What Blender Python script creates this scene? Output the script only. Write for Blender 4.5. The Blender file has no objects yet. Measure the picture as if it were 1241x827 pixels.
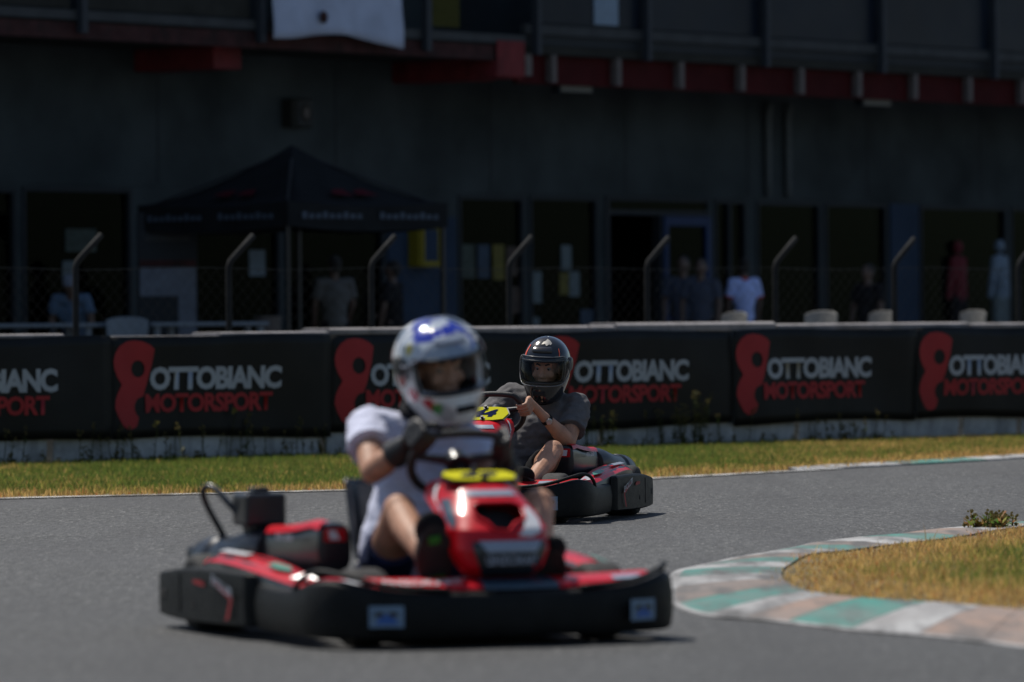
import bpy, bmesh, math, random
import numpy as np
from mathutils import Vector, Matrix, Euler, noise
random.seed(7); rng = np.random.default_rng(7)
sc = bpy.context.scene
COL = sc.collection
PI = math.pi
V = Vector
# ------------------------------------------------------------------ camera, sky, sun, exposure
cam_d = bpy.data.cameras.new("camera"); cam = bpy.data.objects.new("camera", cam_d); COL.objects.link(cam); sc.camera = cam
cam_d.sensor_width = 36.0; cam_d.lens = 200.0
cam_d.clip_start = 0.5; cam_d.clip_end = 3000
cam.matrix_world = (Matrix.Translation((0, 0, 1.09)) @ Matrix.Rotation(PI/2 - 22.5/6894, 4, 'X') @ Matrix.Rotation(-0.0087, 4, 'Z'))
cam_d.dof.use_dof = True; cam_d.dof.focus_distance = 31.4; cam_d.dof.aperture_fstop = 3.0
SUN_EL, SUN_AZ = math.radians(62), math.atan2(-0.66, 0.66)      # azimuth from +Y towards +X
sun_dir = V((math.sin(SUN_AZ)*math.cos(SUN_EL), math.cos(SUN_AZ)*math.cos(SUN_EL), math.sin(SUN_EL)))
world = bpy.data.worlds.new("World"); sc.world = world; world.use_nodes = True
wn = world.node_tree; bg = wn.nodes["Background"]
sky = wn.nodes.new("ShaderNodeTexSky"); sky.sky_type = 'NISHITA'; sky.sun_disc = False
sky.sun_elevation = SUN_EL; sky.sun_rotation = SUN_AZ
wn.links.new(sky.outputs[0], bg.inputs[0]); bg.inputs[1].default_value = 0.085
sd = bpy.data.lights.new("sun", 'SUN'); sd.energy = 4.6; sd.angle = math.radians(0.53); sd.color = (1.0, 0.95, 0.87)
so = bpy.data.objects.new("sun", sd); COL.objects.link(so)
so.rotation_euler = sun_dir.to_track_quat('Z', 'Y').to_euler(); so.location = (0, 30, 40)
sc.view_settings.view_transform = 'Standard'; sc.view_settings.look = 'None'
sc.view_settings.exposure = 0.0; sc.view_settings.gamma = 1.0
sc.cycles.use_denoising = True
sc.cycles.max_bounces = 8; sc.cycles.transparent_max_bounces = 24
sc.cycles.sample_clamp_indirect = 4.0

# ------------------------------------------------------------------ object helpers
def tag(o, label=None, cat=None, group=None, kind=None):
    if label: o['label'] = label
    if cat: o['category'] = cat
    if group: o['group'] = group
    if kind: o['kind'] = kind
    return o

def empty(name, loc=(0, 0, 0), rz=0.0, label=None, cat=None, group=None, kind=None, parent=None):
    o = bpy.data.objects.new(name, None); COL.objects.link(o)
    o.location = loc; o.rotation_euler = (0, 0, rz); o.empty_display_size = .2
    if parent: o.parent = parent
    return tag(o, label, cat, group, kind)

def link(name, me, mat=None, parent=None, kind=None):
    o = bpy.data.objects.new(name, me); COL.objects.link(o)
    if mat is not None and not me.materials:
        me.materials.append(mat)
    if parent: o.parent = parent
    if kind: o['kind'] = kind
    return o

def copy_tree(o, parent=None):
    c = o.copy(); COL.objects.link(c)
    if parent is not None: c.parent = parent
    for ch in o.children: copy_tree(ch, c)
    return c

class MB:
    """collects boxes, tubes, lofts and builds ONE mesh object"""
    def __init__(s): s.v = []; s.f = []
    def add(s, vs, fs):
        n = len(s.v); s.v += [tuple(p) for p in vs]; s.f += [tuple(i+n for i in f) for f in fs]; return s
    def box(s, x0, x1, y0, y1, z0, z1, m=None):
        vs = [V(p) for p in ((x0,y0,z0),(x1,y0,z0),(x1,y1,z0),(x0,y1,z0),(x0,y0,z1),(x1,y0,z1),(x1,y1,z1),(x0,y1,z1))]
        if m is not None: vs = [m @ p for p in vs]
        return s.add(vs, [(0,3,2,1),(4,5,6,7),(0,1,5,4),(1,2,6,5),(2,3,7,6),(3,0,4,7)])
    def cyl(s, p0, p1, r0, r1=None, n=12, cap=True):
        p0, p1 = V(p0), V(p1); r1 = r0 if r1 is None else r1
        q = (p1-p0).normalized().to_track_quat('Z', 'Y').to_matrix()
        a, b = q.col[0], q.col[1]
        vs = [p0 + (a*math.cos(2*PI*i/n) + b*math.sin(2*PI*i/n))*r0 for i in range(n)]
        vs += [p1 + (a*math.cos(2*PI*i/n) + b*math.sin(2*PI*i/n))*r1 for i in range(n)]
        fs = [(i, (i+1)%n, n+(i+1)%n, n+i) for i in range(n)]
        if cap: fs += [tuple(range(n-1, -1, -1)), tuple(range(n, 2*n))]
        return s.add(vs, fs)
    def tube(s, path, r, n=10, closed=False):
        P = [V(p) for p in path]; m = len(P); rings = []
        up = None
        for i in range(m):
            t = (P[(i+1)%m]-P[i-1]) if (closed or 0 < i < m-1) else (P[1]-P[0] if i == 0 else P[-1]-P[-2])
            t.normalize()
            if up is None: up = t.orthogonal().normalized()
            up = (up - t*up.dot(t)).normalized(); w = t.cross(up)
            rr = r[i] if isinstance(r, (list, tuple)) else r
            rings.append([P[i] + (up*math.cos(2*PI*k/n)+w*math.sin(2*PI*k/n))*rr for k in range(n)])
        return s.loft(rings, closed_path=closed)
    def loft(s, secs, closed_path=False, caps=True, closed_sec=True):
        n = len(secs[0]); m = len(secs); vs = [p for q in secs for p in q]; fs = []
        for i in range(m if closed_path else m-1):
            j = (i+1) % m
            for k in range(n if closed_sec else n-1):
                l = (k+1) % n
                fs.append((i*n+k, i*n+l, j*n+l, j*n+k))
        if caps and not closed_path and closed_sec:
            fs.append(tuple(range(n-1, -1, -1))); fs.append(tuple((m-1)*n+k for k in range(n)))
        return s.add(vs, fs)
    def lathe(s, prof, c=(0,0,0), axis=(0,0,1), n=24):
        q = V(axis).normalized().to_track_quat('Z', 'Y').to_matrix(); c = V(c)
        secs = [[c + q @ V((r*math.cos(2*PI*k/n), r*math.sin(2*PI*k/n), h)) for k in range(n)] for r, h in prof]
        return s.loft(secs)
    def sphere(s, c, r, n=16, m=10, rot=None):
        c = V(c); r = V(r) if not isinstance(r, (int, float)) else V((r, r, r)); secs = []
        for i in range(m+1):
            t = PI*i/m; st = max(math.sin(t), 1e-3)
            ring = []
            for k in range(n):
                p = V((r.x*st*math.cos(2*PI*k/n), r.y*st*math.sin(2*PI*k/n), -r.z*math.cos(t)))
                ring.append(c + (rot @ p if rot is not None else p))
            secs.append(ring)
        return s.loft(secs)
    def capsule(s, p0, r0, p1, r1, n=14):
        p0, p1 = V(p0), V(p1); d = (p1-p0).normalized()
        q = d.to_track_quat('Z', 'Y').to_matrix(); a, b = q.col[0], q.col[1]; secs = []
        for i in range(6):
            t = -PI/2 + PI/2*i/5
            secs.append((p0 + d*(r0*math.sin(t)), max(r0*math.cos(t), 2e-4)))
        for i in range(6):
            t = PI/2*i/5
            secs.append((p1 + d*(r1*math.sin(t)), max(r1*math.cos(t), 2e-4)))
        return s.loft([[c + (a*math.cos(2*PI*k/n)+b*math.sin(2*PI*k/n))*rr for k in range(n)] for c, rr in secs])
    def mesh(s, name='mesh', smooth=False, xf=None):
        me = bpy.data.meshes.new(name); vs = s.v if xf is None else [xf @ V(p) for p in s.v]
        me.from_pydata([tuple(p) for p in vs], [], s.f)
        bm = bmesh.new(); bm.from_mesh(me); bmesh.ops.recalc_face_normals(bm, faces=bm.faces); bm.to_mesh(me); bm.free()
        if smooth:
            me.shade_smooth()
        return me
    def build(s, name, mat, parent=None, smooth=False, bevel=0, subsurf=0, solid=0, angle=40, kind=None, seg=2):
        me = s.mesh(name, smooth)
        o = link(name, me, mat, parent, kind)
        if solid:
            m = o.modifiers.new('solid', 'SOLIDIFY'); m.thickness = solid; m.offset = -1
        if bevel:
            m = o.modifiers.new('bevel', 'BEVEL'); m.width = bevel; m.segments = seg; m.limit_method = 'ANGLE'; m.angle_limit = math.radians(angle)
            me.shade_smooth()
            w = o.modifiers.new('wn', 'WEIGHTED_NORMAL'); w.keep_sharp = True
        if subsurf:
            m = o.modifiers.new('sub', 'SUBSURF'); m.levels = m.render_levels = subsurf
            me.shade_smooth()
        return o

def spline(pts, n):
    """Catmull-Rom through pts (open), n samples per span"""
    P = [V(p) for p in pts]; out = []
    for i in range(len(P)-1):
        a = P[i-1] if i else P[0]*2-P[1]; b = P[i]; c = P[i+1]; d = P[i+2] if i+2 < len(P) else P[-1]*2-P[-2]
        for k in range(n):
            t = k/n
            out.append(0.5*((2*b) + (c-a)*t + (2*a-5*b+4*c-d)*t*t + (3*b-3*c+d-a)*t*t*t))
    out.append(P[-1]); return out

def bake(o):
    """apply the modifiers of o into plain mesh data"""
    dg = bpy.context.evaluated_depsgraph_get(); dg.update()
    me = bpy.data.meshes.new_from_object(o.evaluated_get(dg), depsgraph=dg)
    o.modifiers.clear(); old = o.data; o.data = me
    return o

def blob(mb, name, mat, parent, voxel, smooth=4, wrinkle=None, fac=.5):
    """one continuous skin grown over overlapping volumes"""
    me = mb.mesh(name); o = link(name, me, mat, None)
    r = o.modifiers.new('remesh', 'REMESH'); r.mode = 'VOXEL'; r.voxel_size = voxel; r.use_smooth_shade = True
    sm = o.modifiers.new('smooth', 'SMOOTH'); sm.factor = fac; sm.iterations = smooth
    bake(o)
    me = o.data
    if wrinkle:
        n = len(me.vertices); co = np.empty(n*3); me.vertices.foreach_get('co', co); co = co.reshape(-1, 3)
        no = np.empty(n*3); me.vertices.foreach_get('normal', no); no = no.reshape(-1, 3)
        d = np.array([wrinkle(V(p)) for p in co])
        co += no*d[:, None]; me.vertices.foreach_set('co', co.ravel()); me.update()
    me.shade_smooth()
    if mat is not None and not me.materials: me.materials.append(mat)
    if parent: o.parent = parent
    return o

def text_mesh(body, size, off=0.0, shear=0.0, spacing=1.0, res=3, extr=0.0):
    cu = bpy.data.curves.new('lettering', 'FONT'); cu.body = body; cu.size = size; cu.offset = off; cu.shear = shear
    cu.space_character = spacing; cu.resolution_u = res; cu.extrude = extr; cu.align_x = 'LEFT'
    o = bpy.data.objects.new('lettering', cu); COL.objects.link(o)
    dg = bpy.context.evaluated_depsgraph_get(); dg.update()
    me = bpy.data.meshes.new_from_object(o.evaluated_get(dg), depsgraph=dg)
    bpy.data.objects.remove(o); bpy.data.curves.remove(cu)
    return me

def fit_text(me, x0, x1, y0, y1, fn):
    """scale lettering into the box x0..x1, y0..y1 and map (x, y) by fn"""
    n = len(me.vertices); co = np.empty(n*3); me.vertices.foreach_get('co', co); co = co.reshape(-1, 3)
    mn, mx = co.min(0), co.max(0)
    for v in me.vertices:
        a = (v.co.x-mn[0])/(mx[0]-mn[0]); b = (v.co.y-mn[1])/(mx[1]-mn[1])
        v.co = fn(x0+a*(x1-x0), y0+b*(y1-y0))
    me.update(); me.materials.clear()
    return me

# ------------------------------------------------------------------ materials
def nodes(name):
    m = bpy.data.materials.new(name); m.use_nodes = True
    nt = m.node_tree; return m, nt, nt.nodes['Principled BSDF']

def mapped(nt, scale, kind='ShaderNodeTexNoise', detail=4.0, coord='Object', rough=.55):
    tc = nt.nodes.new('ShaderNodeTexCoord'); mp = nt.nodes.new('ShaderNodeMapping'); nt.links.new(tc.outputs[coord], mp.inputs[0])
    if isinstance(scale, (tuple, list)): mp.inputs['Scale'].default_value = scale
    else: mp.inputs['Scale'].default_value = (scale,)*3
    t = nt.nodes.new(kind); nt.links.new(mp.outputs[0], t.inputs['Vector']); t.inputs['Scale'].default_value = 1.0
    if kind == 'ShaderNodeTexNoise': t.inputs['Detail'].default_value = detail; t.inputs['Roughness'].default_value = rough
    return t

def mixc(nt, fac, a, b, mode='MIX'):
    mx = nt.nodes.new('ShaderNodeMix'); mx.data_type = 'RGBA'; mx.blend_type = mode
    for sock, val in ((mx.inputs[0], fac), (mx.inputs[6], a), (mx.inputs[7], b)):
        if hasattr(val, 'is_output'): nt.links.new(val, sock)
        elif isinstance(val, (int, float)): sock.default_value = val
        else: sock.default_value = (*val[:3], 1)
    return mx.outputs[2]

def ramp(nt, src, stops):
    r = nt.nodes.new('ShaderNodeValToRGB'); nt.links.new(src, r.inputs[0]); e = r.color_ramp.elements
    while len(e) < len(stops): e.new(.5)
    for k, (p, c) in enumerate(stops):
        e[k].position = p; e[k].color = (*c, 1) if isinstance(c, (tuple, list)) else (c, c, c, 1)
    return r.outputs[0]

def M(name, col, rough=.5, metal=0.0, var=.15, scale=12.0, bump=0.0, bscale=150.0, coat=0.0, spec=.5, dirt=None, rvar=.1):
    m, nt, p = nodes(name)
    t = mapped(nt, scale)
    c = mixc(nt, ramp(nt, t.outputs[0], [(.3, 0.0), (.7, 1.0)]), tuple(x*(1-var) for x in col), tuple(min(1, x*(1+var)) for x in col))
    if dirt:
        t2 = mapped(nt, dirt[1], detail=6)
        c = mixc(nt, ramp(nt, t2.outputs[0], [(.48, 0.0), (.75, dirt[2])]), c, dirt[0])
    nt.links.new(c, p.inputs['Base Color'])
    t3 = mapped(nt, scale*3)
    rr = nt.nodes.new('ShaderNodeMapRange'); nt.links.new(t3.outputs[0], rr.inputs[0]); rr.inputs[3].default_value = max(.02, rough-rvar); rr.inputs[4].default_value = min(1, rough+rvar)
    nt.links.new(rr.outputs[0], p.inputs['Roughness'])
    p.inputs['Metallic'].default_value = metal; p.inputs['Coat Weight'].default_value = coat; p.inputs['Coat Roughness'].default_value = .05
    p.inputs['Specular IOR Level'].default_value = spec
    if bump:
        b = nt.nodes.new('ShaderNodeBump'); t4 = mapped(nt, bscale); nt.links.new(t4.outputs[0], b.inputs['Height'])
        b.inputs['Strength'].default_value = bump; b.inputs['Distance'].default_value = .01
        nt.links.new(b.outputs[0], p.inputs['Normal'])
    return m

def glass(name, tint, rough=.02, ior=1.45):
    m = bpy.data.materials.new(name); m.use_nodes = True; nt = m.node_tree
    nt.nodes.remove(nt.nodes['Principled BSDF']); out = nt.nodes['Material Output']
    tr = nt.nodes.new('ShaderNodeBsdfTransparent'); t = mapped(nt, 1.5)
    nt.links.new(mixc(nt, t.outputs[0], tuple(x*.9 for x in tint), tint), tr.inputs[0])
    gl = nt.nodes.new('ShaderNodeBsdfGlossy'); gl.inputs['Color'].default_value = (.62, .78, .74, 1) if 'window' in name else (1, 1, 1, 1); gl.inputs['Roughness'].default_value = rough
    fr = nt.nodes.new('ShaderNodeFresnel'); fr.inputs[0].default_value = ior
    mx = nt.nodes.new('ShaderNodeMixShader'); nt.links.new(fr.outputs[0], mx.inputs[0]); nt.links.new(tr.outputs[0], mx.inputs[1]); nt.links.new(gl.outputs[0], mx.inputs[2])
    nt.links.new(mx.outputs[0], out.inputs[0]); return m

def asphalt():
    m, nt, p = nodes('asphalt')
    fine = mapped(nt, (85.0, 15.0, 40.0), 'ShaderNodeTexVoronoi'); big = mapped(nt, .7, detail=6); mid = mapped(nt, (24.0, 5.0, 10.0), detail=4)
    grain = ramp(nt, fine.outputs['Color'], [(.1, (.012, .012, .013)), (.5, (.05, .051, .05)), (.8, (.115, .115, .113)), (.95, (.33, .325, .315))])
    c = mixc(nt, .58, grain, ramp(nt, mid.outputs[0], [(.35, (.033, .034, .035)), (.5, (.064, .0655, .066)), (.66, (.112, .1135, .113))]))
    c = mixc(nt, ramp(nt, big.outputs[0], [(.35, 0.0), (.7, .5)]), c, (.075, .076, .079))
    st = mapped(nt, (1.6, .18, 1), detail=5)     # rubbered-in racing line
    c = mixc(nt, ramp(nt, st.outputs[0], [(.45, 0.0), (.68, .6)]), c, (.043, .043, .045))
    tc = nt.nodes.new('ShaderNodeTexCoord'); sx = nt.nodes.new('ShaderNodeSeparateXYZ'); nt.links.new(tc.outputs['Object'], sx.inputs[0])
    ml = nt.nodes.new('ShaderNodeMath'); ml.operation = 'MULTIPLY_ADD'; nt.links.new(big.outputs[0], ml.inputs[0]); ml.inputs[1].default_value = 7.0; nt.links.new(sx.outputs['Y'], ml.inputs[2])
    mr = nt.nodes.new('ShaderNodeMapRange'); nt.links.new(ml.outputs[0], mr.inputs[0]); mr.inputs[1].default_value = 20.0; mr.inputs[2].default_value = 31.0; mr.inputs[3].default_value = .55; mr.inputs[4].default_value = .0
    c = mixc(nt, mr.outputs[0], c, (.042, .043, .043))       # asphalt darkens towards the camera, with a noisy edge
    nt.links.new(c, p.inputs['Base Color']); p.inputs['Roughness'].default_value = .78; p.inputs['Specular IOR Level'].default_value = .35
    b = nt.nodes.new('ShaderNodeBump'); nt.links.new(fine.outputs['Distance'], b.inputs['Height']); b.inputs['Strength'].default_value = .5; b.inputs['Distance'].default_value = .006
    nt.links.new(b.outputs[0], p.inputs['Normal']); return m

def soil():
    m, nt, p = nodes('dry_soil'); t = mapped(nt, 5.0, detail=8); t2 = mapped(nt, 60.0, detail=4)
    c = mixc(nt, ramp(nt, t.outputs[0], [(.35, 0.0), (.65, 1.0)]), (.11, .085, .045), (.26, .195, .11))
    c = mixc(nt, ramp(nt, t2.outputs[0], [(.4, 0.0), (.7, .6)]), c, (.05, .055, .02))
    nt.links.new(c, p.inputs['Base Color']); p.inputs['Roughness'].default_value = .95
    b = nt.nodes.new('ShaderNodeBump'); nt.links.new(t2.outputs[0], b.inputs['Height']); b.inputs['Strength'].default_value = .8; b.inputs['Distance'].default_value = .02
    nt.links.new(b.outputs[0], p.inputs['Normal']); return m

def blades_mat(name):
    m, nt, p = nodes(name); a = nt.nodes.new('ShaderNodeAttribute'); a.attribute_name = 'hue'
    t = mapped(nt, 40.0)
    nt.links.new(mixc(nt, ramp(nt, t.outputs[0], [(.3, 0.0), (.7, .35)]), a.outputs['Color'], (.12, .1, .03)), p.inputs['Base Color'])
    p.inputs['Roughness'].default_value = .6; p.inputs['Specular IOR Level'].default_value = .25
    tr = nt.nodes.new('ShaderNodeBsdfTranslucent'); nt.links.new(a.outputs['Color'], tr.inputs[0])
    mx = nt.nodes.new('ShaderNodeMixShader'); mx.inputs[0].default_value = .5
    nt.links.new(p.outputs[0], mx.inputs[1]); nt.links.new(tr.outputs[0], mx.inputs[2]); nt.links.new(mx.outputs[0], nt.nodes['Material Output'].inputs[0])
    return m

def paint_worn(name, col, rub=.78):
    m, nt, p = nodes(name); t = mapped(nt, 7.0, detail=8, rough=.65); t2 = mapped(nt, (7.0, .9, 2.0), detail=5); t3 = mapped(nt, 70.0, detail=4); t5 = mapped(nt, (2.2, 1.0, 1.0), detail=7, rough=.7)
    col0 = col
    c = mixc(nt, ramp(nt, t5.outputs[0], [(.44, 0.0), (.62, .65)]), col, (.17, .16, .155))
    c = mixc(nt, ramp(nt, t.outputs[0], [(.46, 0.0), (.64, .65)]), c, tuple(x*.45+.07 for x in col))
    c = mixc(nt, ramp(nt, t2.outputs[0], [(.66-.24*rub, 0.0), (.64, rub)]), c, (.075, .074, .073))
    c = mixc(nt, ramp(nt, t3.outputs[0], [(.55, 0.0), (.7, .5)]), c, (.14, .13, .12))
    nt.links.new(c, p.inputs['Base Color']); p.inputs['Roughness'].default_value = .75
    b = nt.nodes.new('ShaderNodeBump'); nt.links.new(t3.outputs[0], b.inputs['Height']); b.inputs['Strength'].default_value = .5; b.inputs['Distance'].default_value = .006
    nt.links.new(b.outputs[0], p.inputs['Normal']); return m

def concrete(name, col, dark):
    m, nt, p = nodes(name); t = mapped(nt, 3.5, detail=8, rough=.65); t2 = mapped(nt, (5.0, 5.0, .8), detail=6); t3 = mapped(nt, 80.0)
    c = mixc(nt, ramp(nt, t.outputs[0], [(.38, 0.0), (.66, .85)]), col, dark)
    c = mixc(nt, ramp(nt, t2.outputs[0], [(.5, 0.0), (.7, .6)]), c, tuple(x*.55 for x in dark))
    nt.links.new(c, p.inputs['Base Color']); p.inputs['Roughness'].default_value = .85
    b = nt.nodes.new('ShaderNodeBump'); nt.links.new(t3.outputs[0], b.inputs['Height']); b.inputs['Strength'].default_value = .35; b.inputs['Distance'].default_value = .01
    nt.links.new(b.outputs[0], p.inputs['Normal']); return m

def helmet_paint():
    """white shell with blue, red, green and yellow printed patches placed in the helmet's own space"""
    m, nt, p = nodes('helmet_paint'); tc = nt.nodes.new('ShaderNodeTexCoord')
    nz = nt.nodes.new('ShaderNodeTexNoise'); nt.links.new(tc.outputs['Object'], nz.inputs['Vector']); nz.inputs['Scale'].default_value = 14; nz.inputs['Detail'].default_value = 3
    ad = nt.nodes.new('ShaderNodeVectorMath'); ad.operation = 'MULTIPLY_ADD'; nt.links.new(nz.outputs['Color'], ad.inputs[0]); ad.inputs[1].default_value = (.06, .06, .06); nt.links.new(tc.outputs['Object'], ad.inputs[2])
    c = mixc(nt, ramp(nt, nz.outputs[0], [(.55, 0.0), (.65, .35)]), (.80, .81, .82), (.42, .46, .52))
    for (x, y, z, r, col) in HELMET_SPOTS:
        d = nt.nodes.new('ShaderNodeVectorMath'); d.operation = 'DISTANCE'; nt.links.new(ad.outputs[0], d.inputs[0]); d.inputs[1].default_value = (x+.03, y+.03, z+.03)
        c = mixc(nt, ramp(nt, d.outputs['Value'], [(r, 1.0), (r+.006, 0.0)]), c, col)
    nt.links.new(c, p.inputs['Base Color']); p.inputs['Roughness'].default_value = .22; p.inputs['Coat Weight'].default_value = .6; p.inputs['Coat Roughness'].default_value = .04
    return m
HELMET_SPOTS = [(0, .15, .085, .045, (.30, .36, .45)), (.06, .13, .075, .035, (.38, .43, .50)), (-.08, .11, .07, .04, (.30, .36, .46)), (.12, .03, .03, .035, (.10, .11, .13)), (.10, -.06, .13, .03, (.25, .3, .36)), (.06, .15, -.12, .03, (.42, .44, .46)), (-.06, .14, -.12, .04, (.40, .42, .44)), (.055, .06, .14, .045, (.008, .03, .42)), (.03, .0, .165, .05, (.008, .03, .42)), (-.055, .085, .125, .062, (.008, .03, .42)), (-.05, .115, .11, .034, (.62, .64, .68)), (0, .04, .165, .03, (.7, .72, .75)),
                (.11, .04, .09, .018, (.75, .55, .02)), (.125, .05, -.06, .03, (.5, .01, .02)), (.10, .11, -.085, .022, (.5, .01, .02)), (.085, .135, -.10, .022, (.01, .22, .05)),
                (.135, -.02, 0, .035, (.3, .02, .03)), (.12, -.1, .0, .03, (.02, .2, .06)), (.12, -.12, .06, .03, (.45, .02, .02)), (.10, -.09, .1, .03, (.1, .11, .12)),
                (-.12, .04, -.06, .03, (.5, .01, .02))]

mt = {}
mt['asphalt'] = asphalt(); mt['soil'] = soil(); mt['grass'] = blades_mat('grass_blades')
mt['white_line'] = paint_worn('white_line_paint', (.66, .66, .65)); mt['teal'] = paint_worn('teal_paint', (.028, .215, .175)); mt['kerb_white'] = paint_worn('white_kerb_paint', (.40, .40, .40))
mt['rub_teal'] = paint_worn('rubbered_teal_paint', (.04, .19, .16), .97); mt['rub_kerb_white'] = paint_worn('rubbered_white_paint', (.34, .34, .34), .95); mt['rub_tan'] = paint_worn('rubbered_concrete', (.20, .155, .13), .95)
mt['tan'] = paint_worn('bare_pink_concrete', (.28, .19, .145)); mt['kerb_edge'] = concrete('kerb_concrete', (.42, .41, .40), (.2, .2, .2))
mt['concrete'] = concrete('barrier_concrete', (.46, .48, .50), (.20, .21, .215)); mt['cap'] = concrete('cap_paint', (.27, .255, .26), (.16, .15, .15))
mt['apron'] = concrete('apron_concrete', (.25, .25, .25), (.15, .15, .15))
mt['banner'] = M('black_banner_vinyl', (.004, .005, .005), .55, var=.3, scale=2, bump=.1, bscale=30, spec=.25)
mt['banner_red'] = M('red_banner_print', (.30, .022, .026), .6, var=.12, scale=4, spec=.25)
mt['banner_grey'] = M('grey_banner_print', (.31, .345, .38), .6, var=.1, scale=4, spec=.25)
mt['wall'] = M('dark_grey_wall_paint', (.043, .053, .057), .9, var=.42, scale=.8, bump=.2, bscale=40, spec=.12)
mt['navy'] = M('navy_wall_paint', (.030, .047, .078), .85, var=.15, scale=2, spec=.12)
mt['frame'] = M('dark_aluminium', (.016, .021, .027), .6, metal=.0, var=.1, spec=.2)
mt['blue_frame'] = M('blue_door_paint', (.006, .026, .09), .5, var=.1, spec=.2)
mt['pane'] = glass('window_glass', (.42, .45, .42), .05, 1.10)
mt['blue_glass'] = M('blue_balcony_panel', (.0055, .011, .022), .35, var=.2, scale=1, spec=.15)
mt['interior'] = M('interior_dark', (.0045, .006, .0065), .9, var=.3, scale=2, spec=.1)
mt['red_steel'] = M('red_steel_paint', (.16, .024, .028), .7, var=.2, scale=5, dirt=((.03, .01, .01), 4, .6), spec=.2)
mt['rust_fascia'] = M('weathered_red_fascia', (.05, .022, .022), .85, var=.3, scale=7, dirt=((.02, .018, .018), 6, .9), spec=.15)
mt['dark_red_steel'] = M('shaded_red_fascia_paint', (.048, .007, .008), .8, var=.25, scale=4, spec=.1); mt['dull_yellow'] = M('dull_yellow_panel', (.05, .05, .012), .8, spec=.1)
mt['pale_steel'] = M('pale_steel', (.12, .105, .10), .6, var=.2, spec=.2)
mt['slab'] = M('dark_slab_edge', (.03, .031, .028), .9, var=.2, scale=3, spec=.15)
mt['rail'] = M('grey_rail_paint', (.045, .05, .054), .7, var=.2, scale=4, spec=.2)
mt['post'] = M('blue_grey_post', (.035, .042, .052), .6, var=.1, spec=.2)
mt['cloth_white'] = M('white_cloth', (.40, .46, .60), .9, var=.1, scale=3, spec=.1)
mt['lamp_glass'] = M('lamp_diffuser', (.12, .12, .105), .6, var=.1)
mt['yellow'] = M('yellow_box_paint', (.20, .16, .012), .6, var=.1, spec=.2)
mt['tent'] = M('black_tent_fabric', (.013, .015, .017), .9, var=.2, scale=3, spec=.1)
mt['tent_print'] = M('pale_tent_print', (.07, .09, .12), .9, spec=.1); mt['tent_red'] = M('red_tent_print', (.07, .008, .014), .9, spec=.1)
mt['galv'] = M('galvanised_steel', (.014, .015, .016), .8, metal=.0, spec=.15, var=.2, scale=8)
mt['wire'] = M('fence_wire', (.03, .03, .03), .7, var=.1)
mt['plastic_white'] = M('white_plastic', (.62, .62, .62), .45, var=.06)
mt['plastic_white'].node_tree.nodes['Principled BSDF'].inputs['Transmission Weight'].default_value = .35; mt['plastic_white'].node_tree.nodes['Principled BSDF'].inputs['Subsurface Weight'].default_value = .4
mt['plastic_shade'] = M('shaded_white_plastic', (.19, .19, .185), .5, var=.08)  # the white chair plastic with shade mixed into its colour
mt['blackplastic'] = M('black_bumper_plastic', (.006, .0065, .0065), .5, var=.25, scale=9, bump=.25, bscale=260, dirt=((.03, .03, .03), 12, .3), spec=.18)
mt['satin'] = M('satin_black_cover', (.012, .015, .020), .30, var=.12, scale=5, coat=.05, rvar=.04)
mt['red'] = M('red_gelcoat', (.52, .004, .012), .33, var=.08, scale=5, coat=.12, spec=.3, dirt=((.36, .01, .02), 25, .3))
mt['white_sticker'] = M('white_sticker', (.68, .68, .70), .3, var=.05, coat=.3)
mt['grey_sticker'] = M('silver_grey_sticker', (.30, .34, .42), .3, var=.06, coat=.3)
mt['black_sticker'] = M('black_sticker', (.010, .013, .018), .3, var=.1, coat=.3)
mt['blue_sticker'] = M('blue_sticker', (.02, .10, .36), .35, var=.1); mt['paleblue'] = M('pale_blue_sticker', (.14, .22, .32), .4, var=.1)
mt['petrol'] = M('dark_petrol_sticker', (.03, .06, .09), .3, var=.1, coat=.3)
mt['plate'] = M('yellow_plate', (.50, .47, .02), .85, var=.05, spec=.04); mt['ink'] = M('navy_ink', (.008, .012, .05), .9, spec=.03)
mt['green_sticker'] = M('green_sticker', (.05, .2, .14), .4)
mt['rubber'] = M('tyre_rubber', (.018, .018, .018), .8, var=.3, scale=20, bump=.3, bscale=80)
mt['steel'] = M('bright_steel', (.5, .5, .5), .3, metal=1.0, var=.15, scale=20)
mt['blacksteel'] = M('black_steel', (.02, .021, .023), .4, metal=.3, var=.2)
mt['grip'] = M('black_grip', (.014, .014, .015), .6, var=.2, bump=.3, bscale=200)
mt['skin'] = M('tanned_skin', (.44, .235, .15), .5, var=.2, scale=14, bump=.25, bscale=220, spec=.35)
mt['skin_dim'] = M('skin', (.10, .06, .045), .55, var=.12, scale=25)  # skin colour darkened to stand in for deep shade on the terrace
mt['lilac'] = M('white_lilac_jersey', (.58, .60, .74), .9, var=.05, bump=.25, bscale=300, spec=.15)
mt['navy_cloth'] = M('dark_navy_cloth', (.02, .03, .08), .9, var=.2, bump=.3, bscale=300, spec=.15)
mt['grey_tee'] = M('charcoal_jersey', (.125, .12, .122), .9, var=.15, scale=30, bump=.35, bscale=300, spec=.15)
mt['black_cloth'] = M('black_cloth', (.012, .012, .014), .9, var=.25, bump=.3, bscale=250, spec=.15)
mt['glove'] = M('black_glove_leather', (.013, .013, .014), .5, var=.3, bump=.3, bscale=120)
mt['helmet_black'] = M('black_helmet_shell', (.010, .011, .013), .14, var=.2, coat=.6, rvar=.04)
mt['helmet_white'] = helmet_paint()
mt['liner'] = M('helmet_liner', (.010, .010, .011), .95, var=.3)
mt['visor_edge'] = M('visor_edge', (.16, .165, .17), .25, var=.1); mt['trim'] = M('helmet_trim', (.03, .033, .036), .35, var=.1)
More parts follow.
